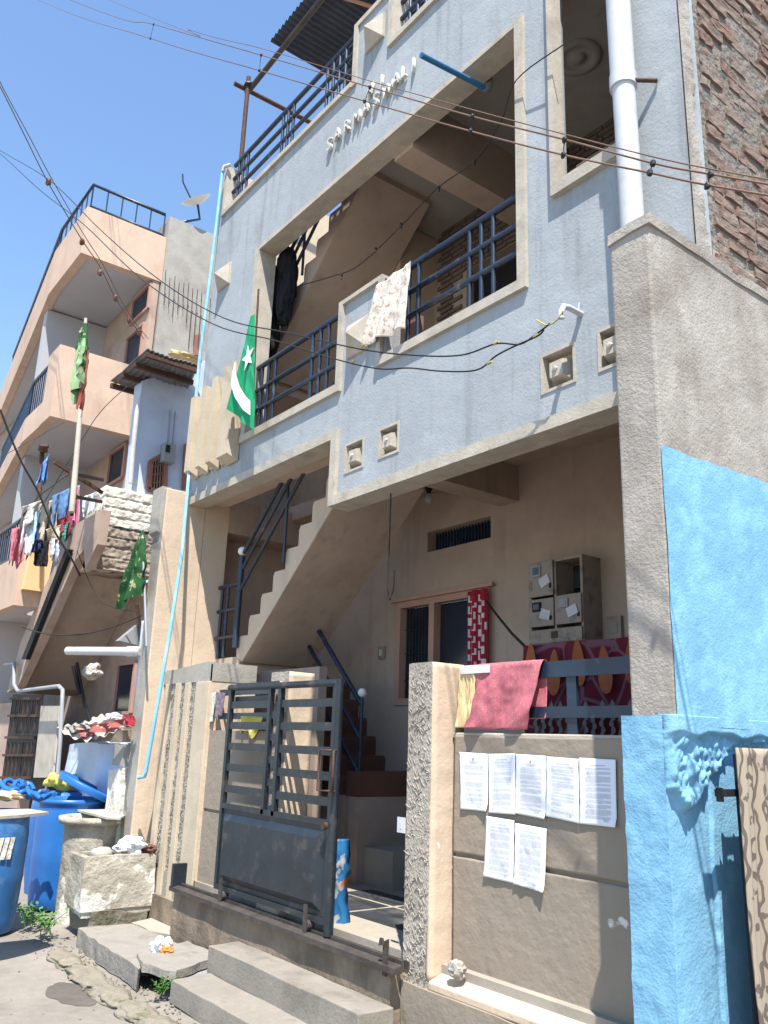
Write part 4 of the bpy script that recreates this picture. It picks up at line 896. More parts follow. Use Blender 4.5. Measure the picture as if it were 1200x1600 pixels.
obj('clip', tube(B(), [r0+Vector((0,-.02,.015)), r0+Vector((.005,-.02,.06))], .006, 8), M['pvc_white'], t_)
pp=[PX(-7.75,221,1018),PX(-8.9,106,1017)]; pt_=thing('gutter_pipe','dusty white pvc pipe sticking out sideways behind the cream boundary wall','pipe',tuple(pp[0]))
obj('pipe', tube(B(), pp, .042, 16), M['pvc_white'], pt_); d_=(pp[1]-pp[0]); obj('collar', tube(B(), [pp[0]+d_*.02,pp[0]+d_*.17], .049, 16), M['pvc_white'], pt_)

# ================================================================ CABLES
def spline(pts, n=12):
    pts=[Vector(p) for p in pts]; out=[]
    for i in range(len(pts)-1):
        p0=pts[max(i-1,0)];p1=pts[i];p2=pts[i+1];p3=pts[min(i+2,len(pts)-1)]
        for k in range(n):
            t=k/n; out.append(.5*((2*p1)+(-p0+p2)*t+(2*p0-5*p1+4*p2-p3)*t*t+(-p0+3*p1-3*p2+p3)*t*t*t))
    out.append(pts[-1]); return out
def cable(pts, y, r, m, label, grp=None, n=6, name='power_cable'):
    P=[]
    for q in pts:
        yy = q[2] if len(q)>2 else y; P.append(PY(yy,q[0],q[1]))
    return tag(obj(name, tube(B(), spline(P,6), r, n), M[m]), label, 'cable', grp)
w1=[(-60,-60),(60,0),(235,60),(405,110),(570,158),(735,205),(880,242),(1015,270),(1100,288),(1300,322)]
w2=[(-60,-72),(110,0),(240,38),(408,86),(578,136),(738,182),(882,218),(1020,255),(1110,272),(1300,305)]
w3=[(-60,-95),(170,0),(300,48),(410,76),(580,127),(740,172),(845,200),(1000,240),(1100,262),(1300,298)]
g_='thin street wires crossing the top of the facade'
wt1=cable(w1,2.45,.0042,'wire','lowest of the three thin brown wires crossing the top of the house',g_)
cable(w2,2.45,.0042,'wire','middle one of the three thin brown wires crossing the top of the house',g_)
cable(w3,2.48,.0028,'wire','thinnest and uppermost of the three wires crossing the top of the house',g_)
for i,((a,b_),(c,d)) in enumerate((((240,38),(235,60)),((408,86),(405,110)),((578,136),(570,158)),((738,182),(735,205)),((882,218),(880,242)),((1020,255),(1015,270)),((1110,272),(1105,290)))):
    t_=thing('wire_spacer',['spacer between the wires over the open sky at far left','spacer between the wires left of the roof railing','spacer between the wires in front of the sign letters','spacer between the wires below the deep blue spout','spacer between the wires left of the white drainpipe','spacer between the wires right of the white drainpipe','spacer between the wires in front of the bare brick'][i],'spacer',tuple(PY(2.45,a,b_)),'black spacers clipped on the street wires')
    obj('strap', tube(B(), [PY(2.45,a,b_),PY(2.45,c,d)], .0025, 5), M['cable'], t_)
    for q in ((a,b_),(c,d)):
        b=B(); rock(b, PY(2.445,*q), (.013,.010,.016), .3, 2, i); obj('clip', b, M['cable'], t_)
cable([(-40,205,1.9),(0,235,2.0),(75,280,2.1),(160,362,2.25),(250,438,2.4),(350,497,2.6),(450,520,2.75),(560,545,2.9),(645,555,3.0),(720,555,3.08),(775,537,3.1),(812,538,3.12),(838,522,3.12),(860,505,3.13)],2,.005,'cable','upper black cable swinging from the left sky to the white bent pipe','black cables to the house')
cable([(-40,212,1.9),(0,240,2.0),(60,295,2.1),(130,350,2.2),(220,435,2.35),(330,505,2.55),(430,532,2.7),(520,560,2.85),(590,576,2.92),(640,575,3.0),(690,580,3.05),(745,578,3.08),(775,556,3.1),(806,540,3.12),(840,525,3.12),(850,515,3.13)],2,.005,'cable','lower black cable sagging across the blue grey wall under the niche panel','black cables to the house')
cable([(880,486,3.14),(868,502,3.13),(855,508,3.13),(845,504,3.13),(838,500,3.13)],3,.0045,'tape','bare yellow taped wire ends hanging from the white bent pipe')
for i,q in enumerate(((775,536),(765,567),(837,525),(590,566),(565,540),(553,564))):
    yy=(3.1,3.09,3.12,2.93,2.9,2.87)[i]; q=((775,536),(765,567),(837,525),(0,0),(567,540),(553,564))[i]
    if q==(0,0): continue
    c=PY(yy,*q); b=B(); tube(b,[c+Vector((-.018,0,-.003)),c,c+Vector((.018,0,.003))],[.006,.009,.007],8)
    tag(obj('tape_joint', b, M['tape']),{0:'yellow tape joint on the upper black cable near the white bent pipe',1:'yellow tape joint on the lower black cable near the white bent pipe',2:'small yellow tape joint nearest the white bent pipe',4:'yellow tape joint on the upper cable beside the floral cloth',5:'yellow tape joint on the lower cable left of the stepped panel'}[i],'tape','yellow tape joints')
pts=[PY(3.22,880,70),PY(3.24,807,125),PY(3.3,783,190),PY(3.42,742,250),PY(3.5,680,297),PY(3.55,625,355),PY(3.6,560,415),PY(3.62,515,433),PY(3.66,465,447)]
lc=tag(obj('fairy_light_cable', tube(B(), spline(pts,6), .0042, 6), M['cable']),'black festoon cable with small sockets strung from the frame across the first floor opening','cable')
for q in ((742,250),(686,292),(627,350),(587,388),(534,430)):
    b=B(); c=PY(3.5,*q); rock(b,c,(.012,.012,.012),.3,2,3); tube(b,[c,c+Vector((0,0,-.04))],.007,6); obj('socket', b, M['cable'], lc)
gl='thin wires running to the left building'
def cableX(pts, x, r, m, label, grp=gl): return tag(obj('power_cable', tube(B(), spline([PX(q[2] if len(q)>2 else x,q[0],q[1]) for q in pts],6), r, 5), M[m]), label, 'cable', grp)
cableX([(-20,100,-8),(0,135,-8),(40,215,-8.3),(75,285,-8.6),(125,370,-9),(155,415,-9.3),(180,465,-9.6),(202,498,-9.9),(225,530,-10)],-9,.006,'wire','left one of the twin wires dropping from the sky at far left')
cableX([(-10,95,-8),(0,128,-8),(45,212,-8.3),(80,278,-8.6),(130,365,-9),(160,412,-9.3),(186,463,-9.6),(207,498,-9.9),(232,530,-10)],-9,.005,'wire','right one of the twin wires dropping from the sky at far left')
for i,q in enumerate(((76,284,-8.6),(128,378,-9),(156,426,-9.3),(181,466,-9.6),(202,500,-9.9),(218,520,-10))):
    b=B(); rock(b,PX(*((q[2],)+q[:2])),(.03,.03,.05),.3,2,i); tag(obj('wire_spacer', b, M['redtile']),['red spacer on the twin wires in the open sky','red spacer on the twin wires over the top peach parapet','red spacer on the twin wires below the top balcony edge','red spacer on the twin wires left of the lattice vent','red spacer on the twin wires over the doorway','red spacer on the twin wires above the tin awning'][i],'spacer','red spacers on the twin wires')
cableX([(0,640),(30,715),(60,770),(85,830),(110,870),(125,900)],-9.4,.012,'cable','thick slack cable in front of the hanging laundry')
cableX([(35,980,-9.3),(70,990,-9.2),(120,992,-9),(170,982,-8.7),(222,962,-8.4)],-9,.006,'cable','thin dark wire sagging below the peach stair')
cableX([(60,800,-9.9),(120,700,-9.8),(160,640,-9.7),(215,590,-9.6)],-9,.005,'cable','thin wire crossing in front of the middle peach balcony')
cableX([(100,660,-9.9),(0,715,-9.9)],-9,.004,'cable','thin wire over the grey soffit at far left')
cableX([(120,860,-9.3),(150,930,-9.2),(180,950,-9),(215,955,-8.8)],-9,.004,'cable','thin beaded wire hanging in front of the brown stair soffit')
# ================================================================ THE PEACH APARTMENT BUILDING ON THE LEFT
nb = thing('apartment_building', 'peach apartment building on the left with open balconies and a roof railing', 'building', (-11, 3, 0))
def plan(bm, pts, z0, z1, mi=0): prism(bm, [(x,y,z0) for x,y in pts], (0,0,z1-z0), mi); return bm
def ring(c, a, o=2.81, back=4.02, near=-11.0, bend=-12.7): pass
BX = -11.0
def balcony(z0, z1, zs, y0, yb, xb, xend=-21, lowz=None, full=None):
    """parapet along +x face (y0..yb), the front (BX..xb) then the bent front"""
    t=.13; slope=.12/.99; ye=y0+(xb-xend)*slope
    obj('balcony_floor', plan(B(), [(BX-.02,yb),(BX-.02,y0+.02),(xb,y0+.02),(xend,ye+.02),(xend,6.0),(-12,6.0),(-12,yb)], z0+.02, z0+.16), M['slabgrey'], nb)
    zc = zs if lowz is None else lowz
    xf = BX-.48 if full else xb
    o1=obj('parapet', plan(B(), [(BX,yb),(BX,y0),(xf,y0),(xf,y0+t),(BX-t,y0+t),(BX-t,yb)], z0, zs), M['peach'], nb)
    if full: obj('parapet', plan(B(), [(xf,y0+.01),(xb,y0+.01),(xend,ye+.01),(xend,ye+t),(xb,y0+t),(xf,y0+t)], z0, zc), M['peach'], nb)
    else: obj('parapet', plan(B(), [(xb,y0),(xend,ye),(xend,ye+t),(xb,y0+t)], z0, zc), M['peach'], nb)
    return ye
def nrail(pts, z0, z1, step=.22, r=.018, ends=True):
    t=obj('railing', tube(B(), [(x,y,z1) for x,y in pts], r*1.5, 8), M['steel'], nb)
    obj('rail', tube(B(), [(x,y,z0+.05) for x,y in pts], r, 6), M['steel'], t)
    for (xa,ya),(xb_,yb_) in zip(pts,pts[1:]):
        L=math.hypot(xb_-xa,yb_-ya); n_=min(40,int(L/step))
        for k in range(n_+1):
            u=k/max(1,n_); x,y=xa+(xb_-xa)*u,ya+(yb_-ya)*u; obj('baluster', tube(B(), [(x,y,z0),(x,y,z1)], r*.6, 5), M['steel'], t)
balcony(8.16,8.92,8.92,2.81,4.02,-12.5)
nrail([(BX-.06,3.98),(BX-.06,2.87),(-12.5,2.87),(-18,2.87+5.5*.121)], 8.93, 9.34)
balcony(5.65,6.70,6.70,2.72,3.92,-12.4, lowz=6.02, full=True)
nrail([(BX-.5,2.78),(-12.4,2.78),(-16,2.78+3.6*.121)], 6.03, 6.62, .11)
balcony(3.10,3.75,3.75,2.62,3.0,-12.6, lowz=3.75)
nrail([(BX-.06,2.68),(-12.6,2.68),(-15,2.68+2.4*.121)], 3.76, 4.3, .11)
# walls behind the balconies with doors and windows
obj('wall', box(B(), -13.2,-13.0,2.95,3.9,0,8.15), M['slabgrey'], nb)
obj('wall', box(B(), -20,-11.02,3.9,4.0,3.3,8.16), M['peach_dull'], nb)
def hole(px4, x, label, m='glass', fr='frame_pink'):
    P=[PX(x,*q) if x<0 else PY(x,*q) for q in px4]
    if x>0:
        xa=(P[0].x+P[3].x)/2; xb=(P[1].x+P[2].x)/2; zt=(P[0].z+P[1].z)/2; zb=(P[2].z+P[3].z)/2; P=[Vector((xa,x,zt)),Vector((xb,x,zt)),Vector((xb,x,zb)),Vector((xa,x,zb))]
    dn=Vector((1,0,0)) if x<0 else Vector((0,-1,0))
    b=B(); prism(b, P, -dn*.02); o=obj(label, b, M[m], nb)
    b=B()
    for p,q in zip(P,P[1:]+P[:1]): bar(b,p+dn*.01,q+dn*.01,.05,.04)
    obj('frame', b, M[fr], o); return o
hole([(207,470),(235,448),(233,484),(207,503)],3.89,'lattice_vent','steel')
hole([(195,535),(222,510),(222,575),(196,600)],3.89,'door')
hole([(140,520),(158,508),(155,560),(136,575)],3.89,'door')
hole([(172,715),(196,692),(196,740),(168,765)],3.89,'window')
b=B(); P=[PX(-11.6,*q) for q in ((118,515),(135,515),(133,700),(112,700))]
# orange store box
M['orange']=mat('orange_cream_panel',(.72,.46,.24),bump=.1,var=.06)
b=B(); P=[PX(-10.9,*q) for q in ((36,920),(52,853),(90,840),(72,925))]; prism(b,P,(-.4,0,0)); obj('orange_parapet', b, M['orange'], nb)
# outer stair: stringer wall on the street side and its soffit
SB=[(11,1082),(28,1072),(75,972),(118,875),(131,858),(133,889),(152,850),(160,796),(120,818),(100,855),(60,937),(32,1005)]
P=[PY(2.92,*q) for q in SB]
b=B(); prism(b,P,(0,.10,0)); st_=obj('stair_wall', b, M['peach_stair'] if 'peach_stair' in M else M['peach_dull'], nb)
lo=[PY(3.02,*q) for q in ((14,1082),(28,1072),(75,972),(118,875),(133,889))]
b=B(); L_=[Vector(p) for p in lo]; L_.append(Vector((-9.55,3.02,L_[-1].z))); up_=[p+Vector((-.05,0,.18)) for p in L_]
prism(b, L_+up_[::-1], (0,.86,0)); obj('stair_soffit', b, M['soffit'], nb)
b=B(); P=[PY(2.90,*q) for q in ((128,842),(127,820),(32,1035),(40,1038))]; prism(b,[PY(2.86,*q) for q in ((102,858),(108,858),(40,1030),(33,1030))],(0,.05,0)); obj('black_handrail', b, M['black'], nb)
# broken masonry end face
b=B()
def mf(z0,z1,amp,seed):
    def f(u,v):
        y=3.10+u*.72; z=z0+v*(z1-z0); row=int(z/.12); br=.5+.5*math.sin(z*2*math.pi/.12); jo=.5+.5*math.sin((y+.1*(row%2))*2*math.pi/.22)
        return Vector((-9.5+amp*(nz((0,y,z),8,seed)+.6*nz((0,y,z),22,seed+1))-.008*(br<.12)-.004*(jo<.06), y+.02*nz((0,y,z),9,3)*(u in (0,1)), z+.02*nz((0,y,z),9,4)*(v in (0,1))))
    return f
bb=B(); grid(bb, mf(3.95,4.42,.013,1), 70, 50); g=bmesh.ops.extrude_face_region(bb, geom=bb.faces[:]); bmesh.ops.translate(bb, verts=[v for v in g['geom'] if isinstance(v, bmesh.types.BMVert)], vec=(-.5,0,0)); obj('whitewashed_brick', bb, M['white_worn'], nb)
bb=B(); grid(bb, mf(3.42,3.95,.018,5), 70, 55); g=bmesh.ops.extrude_face_region(bb, geom=bb.faces[:]); bmesh.ops.translate(bb, verts=[v for v in g['geom'] if isinstance(v, bmesh.types.BMVert)], vec=(-.5,0,0)); obj('bare_masonry', bb, M['wet_brick'], nb)
b=B(); box(b,-9.9,-9.49,3.02,3.10,3.42,4.1); obj('cream_edge', b, M['fin'], nb)
# lower walls under the stair
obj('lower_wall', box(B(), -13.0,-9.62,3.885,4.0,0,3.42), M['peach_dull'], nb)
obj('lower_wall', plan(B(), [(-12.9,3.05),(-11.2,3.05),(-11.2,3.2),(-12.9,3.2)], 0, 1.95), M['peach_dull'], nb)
hole([(184,1042),(212,1032),(207,1110),(180,1118)],3.87,'window')
M['lattice_black']=mat('black_iron_door',(.02,.02,.022),rough=.6,bump=.2,var=.3)
P=[PY(3.03,*q) for q in ((2,1222),(20,1085),(66,1085),(48,1222))]; b=B(); prism(b,P,(0,.02,0)); dd=obj('iron_door', b, M['lattice_black'], nb)
b=B()
for k in range(7):
    p=P[0].lerp(P[3],(k+.5)/7); q=P[1].lerp(P[2],(k+.5)/7); bar(b,p.lerp(q,.05)+Vector((0,-.015,0)),p.lerp(q,.45)+Vector((0,-.015,0)),.012); bar(b,p.lerp(q,.55)+Vector((0,-.015,0)),p.lerp(q,.95)+Vector((0,-.015,0)),.012)
for t in (.05,.3,.5,.75,.95): bar(b,P[0].lerp(P[1],t)+Vector((0,-.02,0)),P[3].lerp(P[2],t)+Vector((0,-.02,0)),.03)
obj('door_bars', b, M['rust'], dd)
b=B(); prism(b,[PY(2.98,*q) for q in ((52,1215),(64,1103),(92,1103),(82,1215))],(0,.02,0)); obj('door_leaf', b, M['door_w'] if 'door_w' in M else M['trim'], nb)
obj('grey_pipe', tube(B(), [PY(2.85,*q) for q in ((8,1038),(22,1036),(22,1070),(28,1080),(92,1072),(98,1078),(97,1100),(94,1160),(90,1210))], .022, 10), M['pvc_grey'], nb)
# pole with brackets at upper balcony
# grey concrete side building
gw = thing('concrete_house', 'bare grey concrete house with rusty rebar ends between the peach building and the blue pipe', 'building', (-11, 4.2, 0))
b=B(); box(b,-14,-10.96,4.02,6.5,5.9,9.28); obj('wall', b, M['concrete'], gw)
rnd=random.Random(4); b=B()
for k in range(16):
    y=4.05+k*.075; z0=8.02+.1*nz((k,0,0),1,1)-.04*k*.3; x=-10.94
    tube(b,[(x,y,z0+.12),(x+.12,y-.05,z0+.20),(x+.02,y,z0),(x+.01,y+.02,z0-rnd.uniform(.15,.8))],.0045,5)
obj('rebar', b, M['rust'], gw)
P=[PX(-10.95,*q) for q in ((302,555),(303,524),(313,522),(313,555))]; b=B(); prism(b,P,(.01,0,0)); obj('window', b, M['wood'], gw)
# pale blue house
pb = thing('pale_blue_house', 'pale blue house wall with a brown grille window behind the boundary wall', 'building', (-9.7, 3.6, 0))
b=B(); prism(b,[PX(-9.7,*q) for q in ((205,770),(222,595),(330,560),(320,800))],(-.25,0,0)); obj('wall', b, M['paleblue'], pb)
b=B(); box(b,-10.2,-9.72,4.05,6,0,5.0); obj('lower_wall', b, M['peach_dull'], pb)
P=[PX(-9.69,*q) for q in ((230,765),(234,722),(258,708),(256,770))]; b=B(); prism(b,P,(.015,0,0)); wv=obj('window', b, M['black'], pb)
b=B()
for p,q in zip(P,P[1:]+P[:1]): bar(b,p+Vector((.02,0,0)),q+Vector((.02,0,0)),.05)
for k in range(1,6): bar(b,P[0].lerp(P[3],k/6)+Vector((.03,0,0)),P[1].lerp(P[2],k/6)+Vector((.03,0,0)),.014)
for k in range(1,4): bar(b,P[0].lerp(P[1],k/4)+Vector((.03,0,0)),P[3].lerp(P[2],k/4)+Vector((.03,0,0)),.014)
obj('window_grille', b, M['rustbrown'] if 'rustbrown' in M else M['wood'], wv)
P=[PX(-9.69,*q) for q in ((283,765),(287,695),(296,690),(296,765))]; b=B(); prism(b,P,(.02,0,0)); obj('window', b, M['wood'], pb)
c=PX(-9.6,263,709); b=B(); box(b,-9.69,-9.55,c.y-.08,c.y+.08,c.z-.12,c.z+.13); mm=tag(obj('meter_box', b, M['pvc_grey'], bevel=.01),'small grey electricity meter box on the pale blue wall','meter box')
b=B(); box(b,-9.549,-9.53,c.y-.06,c.y-.01,c.z+.0,c.z+.09); obj('display', b, M['black'], mm)
b=B(); tube(b,[(-9.65,c.y,c.z+.13),(-9.65,c.y-.02,c.z+.6)],.012,6); tube(b,[(-9.65,c.y+.06,c.z+.13),(-9.65,c.y+.05,c.z+.6)],.010,6); obj('conduit', b, M['pvc_grey'], mm)
pipe('water_pipe',[PX(-9.5,204,755),PX(-9.5,208,700),PX(-9.5,214,645),PX(-9.5,219,618)],.03,'pvc_white','white vertical pipe on the corner of the pale blue house')
# tin awning
aw = thing('tin_awning', 'rusty corrugated tin awning on steel angles jutting out over the alley', 'awning', (-10, 4, 6.1))
Q=[PZ(6.0,*q) for q in ((172,598),(286,631),(310,572),(230,546))]
b=B(); grid(b, lambda u,v: Q[0].lerp(Q[1],u).lerp(Q[3].lerp(Q[2],u),v)+Vector((0,0,.008*math.sin(u*70)+.03*nz((u*3,v*3,0),1,1))), 140, 6); g=bmesh.ops.extrude_face_region(b, geom=b.faces[:]); bmesh.ops.translate(b, verts=[v for v in g['geom'] if isinstance(v, bmesh.types.BMVert)], vec=(0,0,.012)); obj('tin_sheet', b, M['tin_light'] if 'tin_light' in M else M['pvc_grey'], aw)
for u in (.03,.35,.68,.97): b=B(); bar(b,Q[0].lerp(Q[3],u)+Vector((0,0,-.05)),Q[1].lerp(Q[2],u)+Vector((0,0,-.05)),.05,.06); obj('angle_beam', b, M['rust'], aw)
b=B(); rock(b, PX(-9.5,290,560), (.12,.22,.05), .5, 3, 3); tag(obj('yellow_sack', b, M['yellow_pale'] if 'yellow_pale' in M else M['cream_cl']),'pale yellow sack lying on the tin awning','sack')
# satellite dish
sd = thing('satellite_dish', 'white satellite dish tipped up on the roof of the grey concrete house', 'satellite dish', tuple(PX(-11,318,345)))
c=PX(-11,309,320); b=B(); rings=[]
nrm=(UP*.94-RT*.34); dv=ray(309,320); nrm=(nrm-dv*(nrm.dot(dv)/dv.dot(dv))+dv*.14).normalized(); a1=nrm.cross(Vector((0,1,0))).normalized(); a2=nrm.cross(a1)
for i in range(7):
    r_=.25*i/6+.001; rings.append([b.verts.new(c+a1*math.cos(k*math.pi/12)*r_+a2*math.sin(k*math.pi/12)*r_+nrm*(.09*(i/6)**2)) for k in range(24)])
for A_,B_ in zip(rings,rings[1:]):
    for k in range(24): b.faces.new((A_[k],A_[(k+1)%24],B_[(k+1)%24],B_[k]))
obj('dish', b, M['white'], sd, smooth=True)
obj('mast', tube(B(), [c,c+Vector((.02,.05,-.25)),c+Vector((-.05,-.2,-.38))], .02, 8), M['steel'], sd)
obj('feed_arm', tube(B(), [c+Vector((0,-.1,.02)),c+Vector((0,-.28,.28)),c+Vector((0,-.30,.42))], .013, 8), M['steel'], sd)

# ================================================================ FLAGS
M['flag']=cloth('bright_green_flag',(.015,.30,.13),bump=.2); M['flagw']=cloth('white_flag_emblem',(.78,.80,.78),bump=.1)
fg = thing('flag', 'bright green flag with white star and crescent beside the first floor opening', 'flag', tuple(PY(3.1,397,490)))
FQ=[PY(3.12,*q) for q in ((393,494),(399,490),(395,672),(357,640))]; FQ=[FQ[0],FQ[1],FQ[2],FQ[3]]
def flagp(u,v,d=0):
    p=FQ[0].lerp(FQ[1],u).lerp(FQ[3].lerp(FQ[2],u),v); return p+Vector((0,-d-.02*math.sin(u*9+v*2)*v-.012*nz((u*5,v*4,0),1.3,2),0))
b=B(); grid(b, lambda u,v: flagp(u,v), 30, 60); obj('flag_cloth', b, M['flag'], fg, smooth=True)
def invf(px,py):   # photo point to flag uv on its own plane
    t=PY(3.12,px,py); best=None
    for i in range(41):
        for j in range(81):
            q=flagp(i/40,j/80); e=(q.x-t.x)**2+(q.z-t.z)**2
            if best is None or e<best[0]: best=(e,i/40,j/80)
    return best[1],best[2]
su,sv=invf(389,560); b=B(); c=flagp(su,sv,.004)
pts=[]
for k in range(10):
    a=math.pi/2+k*math.pi/5+.2; r_=(.125,.052)[k%2]; pts.append(Vector((c.x+math.cos(a)*r_*.9,c.y-.012,c.z+math.sin(a)*r_)))
prism(b,pts,(0,.004,0)); obj('star', b, M['flagw'], fg)
b=B(); P=[(372,568),(373,585),(379,605),(388,620),(396,628),(396,650),(385,642),(372,622),(366,602),(368,585)]
Pw=[PY(3.12,*q) for q in P]; prism(b,[p+Vector((0,-.035,0)) for p in Pw],(0,.004,0)); obj('crescent', b, M['flagw'], fg)
obj('flag_pole', tube(B(), [PY(3.16,404,452),PY(3.16,398,560),PY(3.16,395,668)], .010, 8), M['rust'], fg)
M['flag2']=pattern_mat('green_gold_banner',(.022,.085,.028),[((.30,.28,.12),'noise',16,.62),((.35,.40,.33),'noise',11,.66)])
f2=thing('flag','crumpled dark green pennant with gold edge hanging from a thin pole beside the stair soffit','flag',tuple(PY(2.9,222,830)))
def pflag(quad,y,m,par,amp=.05,tri=True):
    P=[PY(y,*q) for q in quad]; b=B()
    grid(b, lambda u,v: P[0].lerp(P[1],u).lerp(P[3].lerp(P[2],u),v)+Vector((0,-amp*v*math.sin(u*11+v*3)-amp*.6*nz((u*4,v*5,0),1.2,3),.02*nz((u*6,v*6,1),1,4))), 30, 30)
    return obj('flag_cloth', b, m, par, smooth=True)
pflag([(219,830),(225,830),(230,920),(181,952)],2.9,M['flag2'],f2)
obj('flag_pole', tube(B(), [PY(2.92,222,822),PY(2.92,226,920),PY(2.92,229,1010)], .012, 8), M['pvc_grey'], f2)
f3=thing('flag','faded green and yellow striped flag wound round a tall bamboo pole','flag',tuple(PY(2.3,133,500)))
pflag([(127,508),(136,505),(134,575),(120,562)],2.35,M['flag2'],f3,.05); 
M['flag3']=cloth('faded_lime_flag',(.24,.36,.19))
P=None
b_=pflag([(122,535),(134,528),(128,590),(113,632)],2.33,M['flag3'],f3,.06)
M['maroon']=cloth('maroon_cloth',(.28,.07,.05)); pflag([(134,545),(139,548),(128,640),(119,638)],2.37,M['maroon'],f3,.03)
bp=[PY(2.38,*q) for q in ((134,498),(128,600),(124,660),(117,745),(112,800))]; obj('bamboo_pole', tube(B(), bp, [.018,.022,.026,.03,.03], 8), M['trim'], f3)
br=thing('pole_bracket','rusty steel angle bracket holding the bamboo pole out from the whitewashed brick','bracket',tuple(PY(2.5,112,740)))
for a,c in (((112,736),(112,805)),((112,740),(160,750)),((112,775),(158,784)),((85,722),(160,770))): obj('angle', bar(B(), PY(2.42,*a), PX(-9.45,*c) if c[0]>150 else PY(2.42,*c), .035), M['rust'], br)

# ================================================================ LAUNDRY
line=[(8,842),(60,775),(100,745),(122,735)]
lx=-10.2
ld=[((20,830),(38,825),(32,875),(16,872),(.55,.16,.20),'pink washed shirt at the left end of the laundry'),
 ((38,818),(58,800),(48,860),(30,865),(.70,.70,.72),'white shirt hanging beside the pink one'),
 ((36,795),(62,785),(58,812),(34,822),(.50,.47,.45),'grey twisted towel over the laundry line'),
 ((52,805),(72,795),(62,852),(46,848),(.35,.50,.58),'pale blue garment under the grey towel'),
 ((60,815),(74,808),(68,862),(48,858),(.03,.05,.14),'navy blue garment in the middle of the laundry'),
 ((66,790),(88,782),(80,845),(62,842),(.42,.36,.27),'khaki trousers above the black ones'),
 ((84,778),(108,765),(100,822),(82,825),(.10,.20,.38),'denim blue garment on the right of the laundry'),
 ((112,765),(120,762),(118,812),(108,815),(.65,.25,.38),'pink narrow cloth at the right end of the laundry'),
 ((56,845),(72,850),(68,885),(54,880),(.012,.013,.018),'black trousers hanging lowest in the laundry'),
 ((74,830),(98,822),(96,842),(80,846),(.50,.42,.32),'crumpled beige cloth under the denim one'),
 ((92,815),(108,806),(106,826),(94,830),(.25,.04,.07),'dark red cloth below the denim garment'),
 ((84,845),(90,845),(90,866),(82,864),(.55,.60,.68),'small pale blue rag hanging under the beige cloth'),
 ((100,825),(110,815),(106,835),(98,838),(.05,.22,.16),'dark green rag beside the dark red cloth'),
 ((130,780),(148,772),(142,800),(130,808),(.60,.66,.72),'white and blue garment on the railing beside the stair top'),
 ((66,730),(74,712),(70,742),(60,755),(.12,.25,.55),'blue garment hanging high at the far left')]
for i,(a,b_,c,d,cc,l) in enumerate(ld):
    clothpx('hanging_garment', lambda p,q: PX(lx+.02*i,p,q), [(a[0]-2,a[1]-3),(b_[0]+4,b_[1]-4),(c[0]+3,c[1]+4),(d[0]-3,d[1]+3)], l, 'clothes', cloth('laundry_%s'%['pink','white','grey','pale','navy','khaki','denim','rose','black','beige','red','rag','green','white_blue','blue'][i], cc), .075, .9+.35*(i%4), 22, 22, 'laundry on the left building', seed=i, hem=.16)
b=B(); tube(b,[PX(lx,*q) for q in line],.01,6); tag(obj('clothes_line', b, M['cable']),'dark clothes line carrying the laundry of the left building','rope')
b=B(); tube(b,[PY(2.62,66,704),PY(2.62,60,790)],.03,8); rock(b,PY(2.6,68,700),(.10,.06,.06),.4,2,2); tag(obj('wire_post', b, M['rust']),'short rusty post with an insulator above the laundry','post')

# ================================================================ STREET CLUTTER ON THE LEFT
def drum(c, r, h, m, label, band=None, tilt=0, lid=False):
    t=thing('plastic_drum', label, 'drum', tuple(c), 'blue plastic drums'); b=B()
    prof=[(r*.86,0),(r*.90,.02),(r*.93,h*.12),(r*.965,h*.40),(r*.985,h*.45),(r*.97,h*.50),(r*.985,h*.80),(r*.96,h*.90),(r*.94,h*.95),(r*1.0,h*.955),(r*1.0,h),(r*.93,h),(r*.9,h*.94),(r*.9,h*.3),(.001,h*.05)]
    lathe(b,c,prof,48); o=obj('drum_body', b, m, t)
    if band:
        b=B(); rr=lambda z: r*(.92+.08*min(1,max(0,(z/h-.12)/.28)))*1.004 if z<h*.4 else r*1.012
        rnd=random.Random(1)
        for k in range(14):
            a0=-1.9+k*.16; 
            V=[]
            for (da,z) in ((0,h*.62),(.13,h*.62),(.13+.10,h*.80),(.10,h*.80)):
                a=a0+da; R_=r*(1.025 if z<h*.7 else .985)+.004; V.append(b.verts.new(Vector(c)+Vector((math.cos(a)*R_,math.sin(a)*R_,z))))
            b.faces.new(V)
        obj('white_band', b, M['white_worn'], t)
    return t
drum((-7.86,1.98,.02), .29, .92, M['drum'], 'faded blue plastic drum at the left edge with a white slanted band', band=True)
drum((-8.62,2.86,.02), .31, .96, M['drum2'], 'bright blue plastic drum between the left drum and the cement ring')
t=thing('plastic_drum','blue plastic drum standing behind the other two with a yellow bundle on it','drum',(-9.4,3.0,0),'blue plastic drums'); b=B(); lathe(b,(-9.5,3.05,0.0),[(.26,0),(.30,.3),(.30,.85),(.28,.98),(.001,1.0)],40); obj('drum_body', b, M['drum2'], t)
b=B(); c=Vector((-8.55,2.98,1.08)); R0=Matrix.Rotation(R(-24),3,'X')@Matrix.Rotation(R(8),3,'Y')
rg=[[b.verts.new(c+R0@Vector((math.cos(k*math.pi/20)*r_,math.sin(k*math.pi/20)*r_,z))) for k in range(40)] for r_,z in ((.30,-.04),(.315,.01),(.30,.03),(.27,.0),(.001,.01))]
for A_,B_ in zip(rg,rg[1:]):
    for k in range(40): b.faces.new((A_[k],A_[(k+1)%40],B_[(k+1)%40],B_[k]))
tag(obj('drum_lid', b, M['drum2'], smooth=True),'round blue drum lid leaning on the top of the bright blue drum','lid')
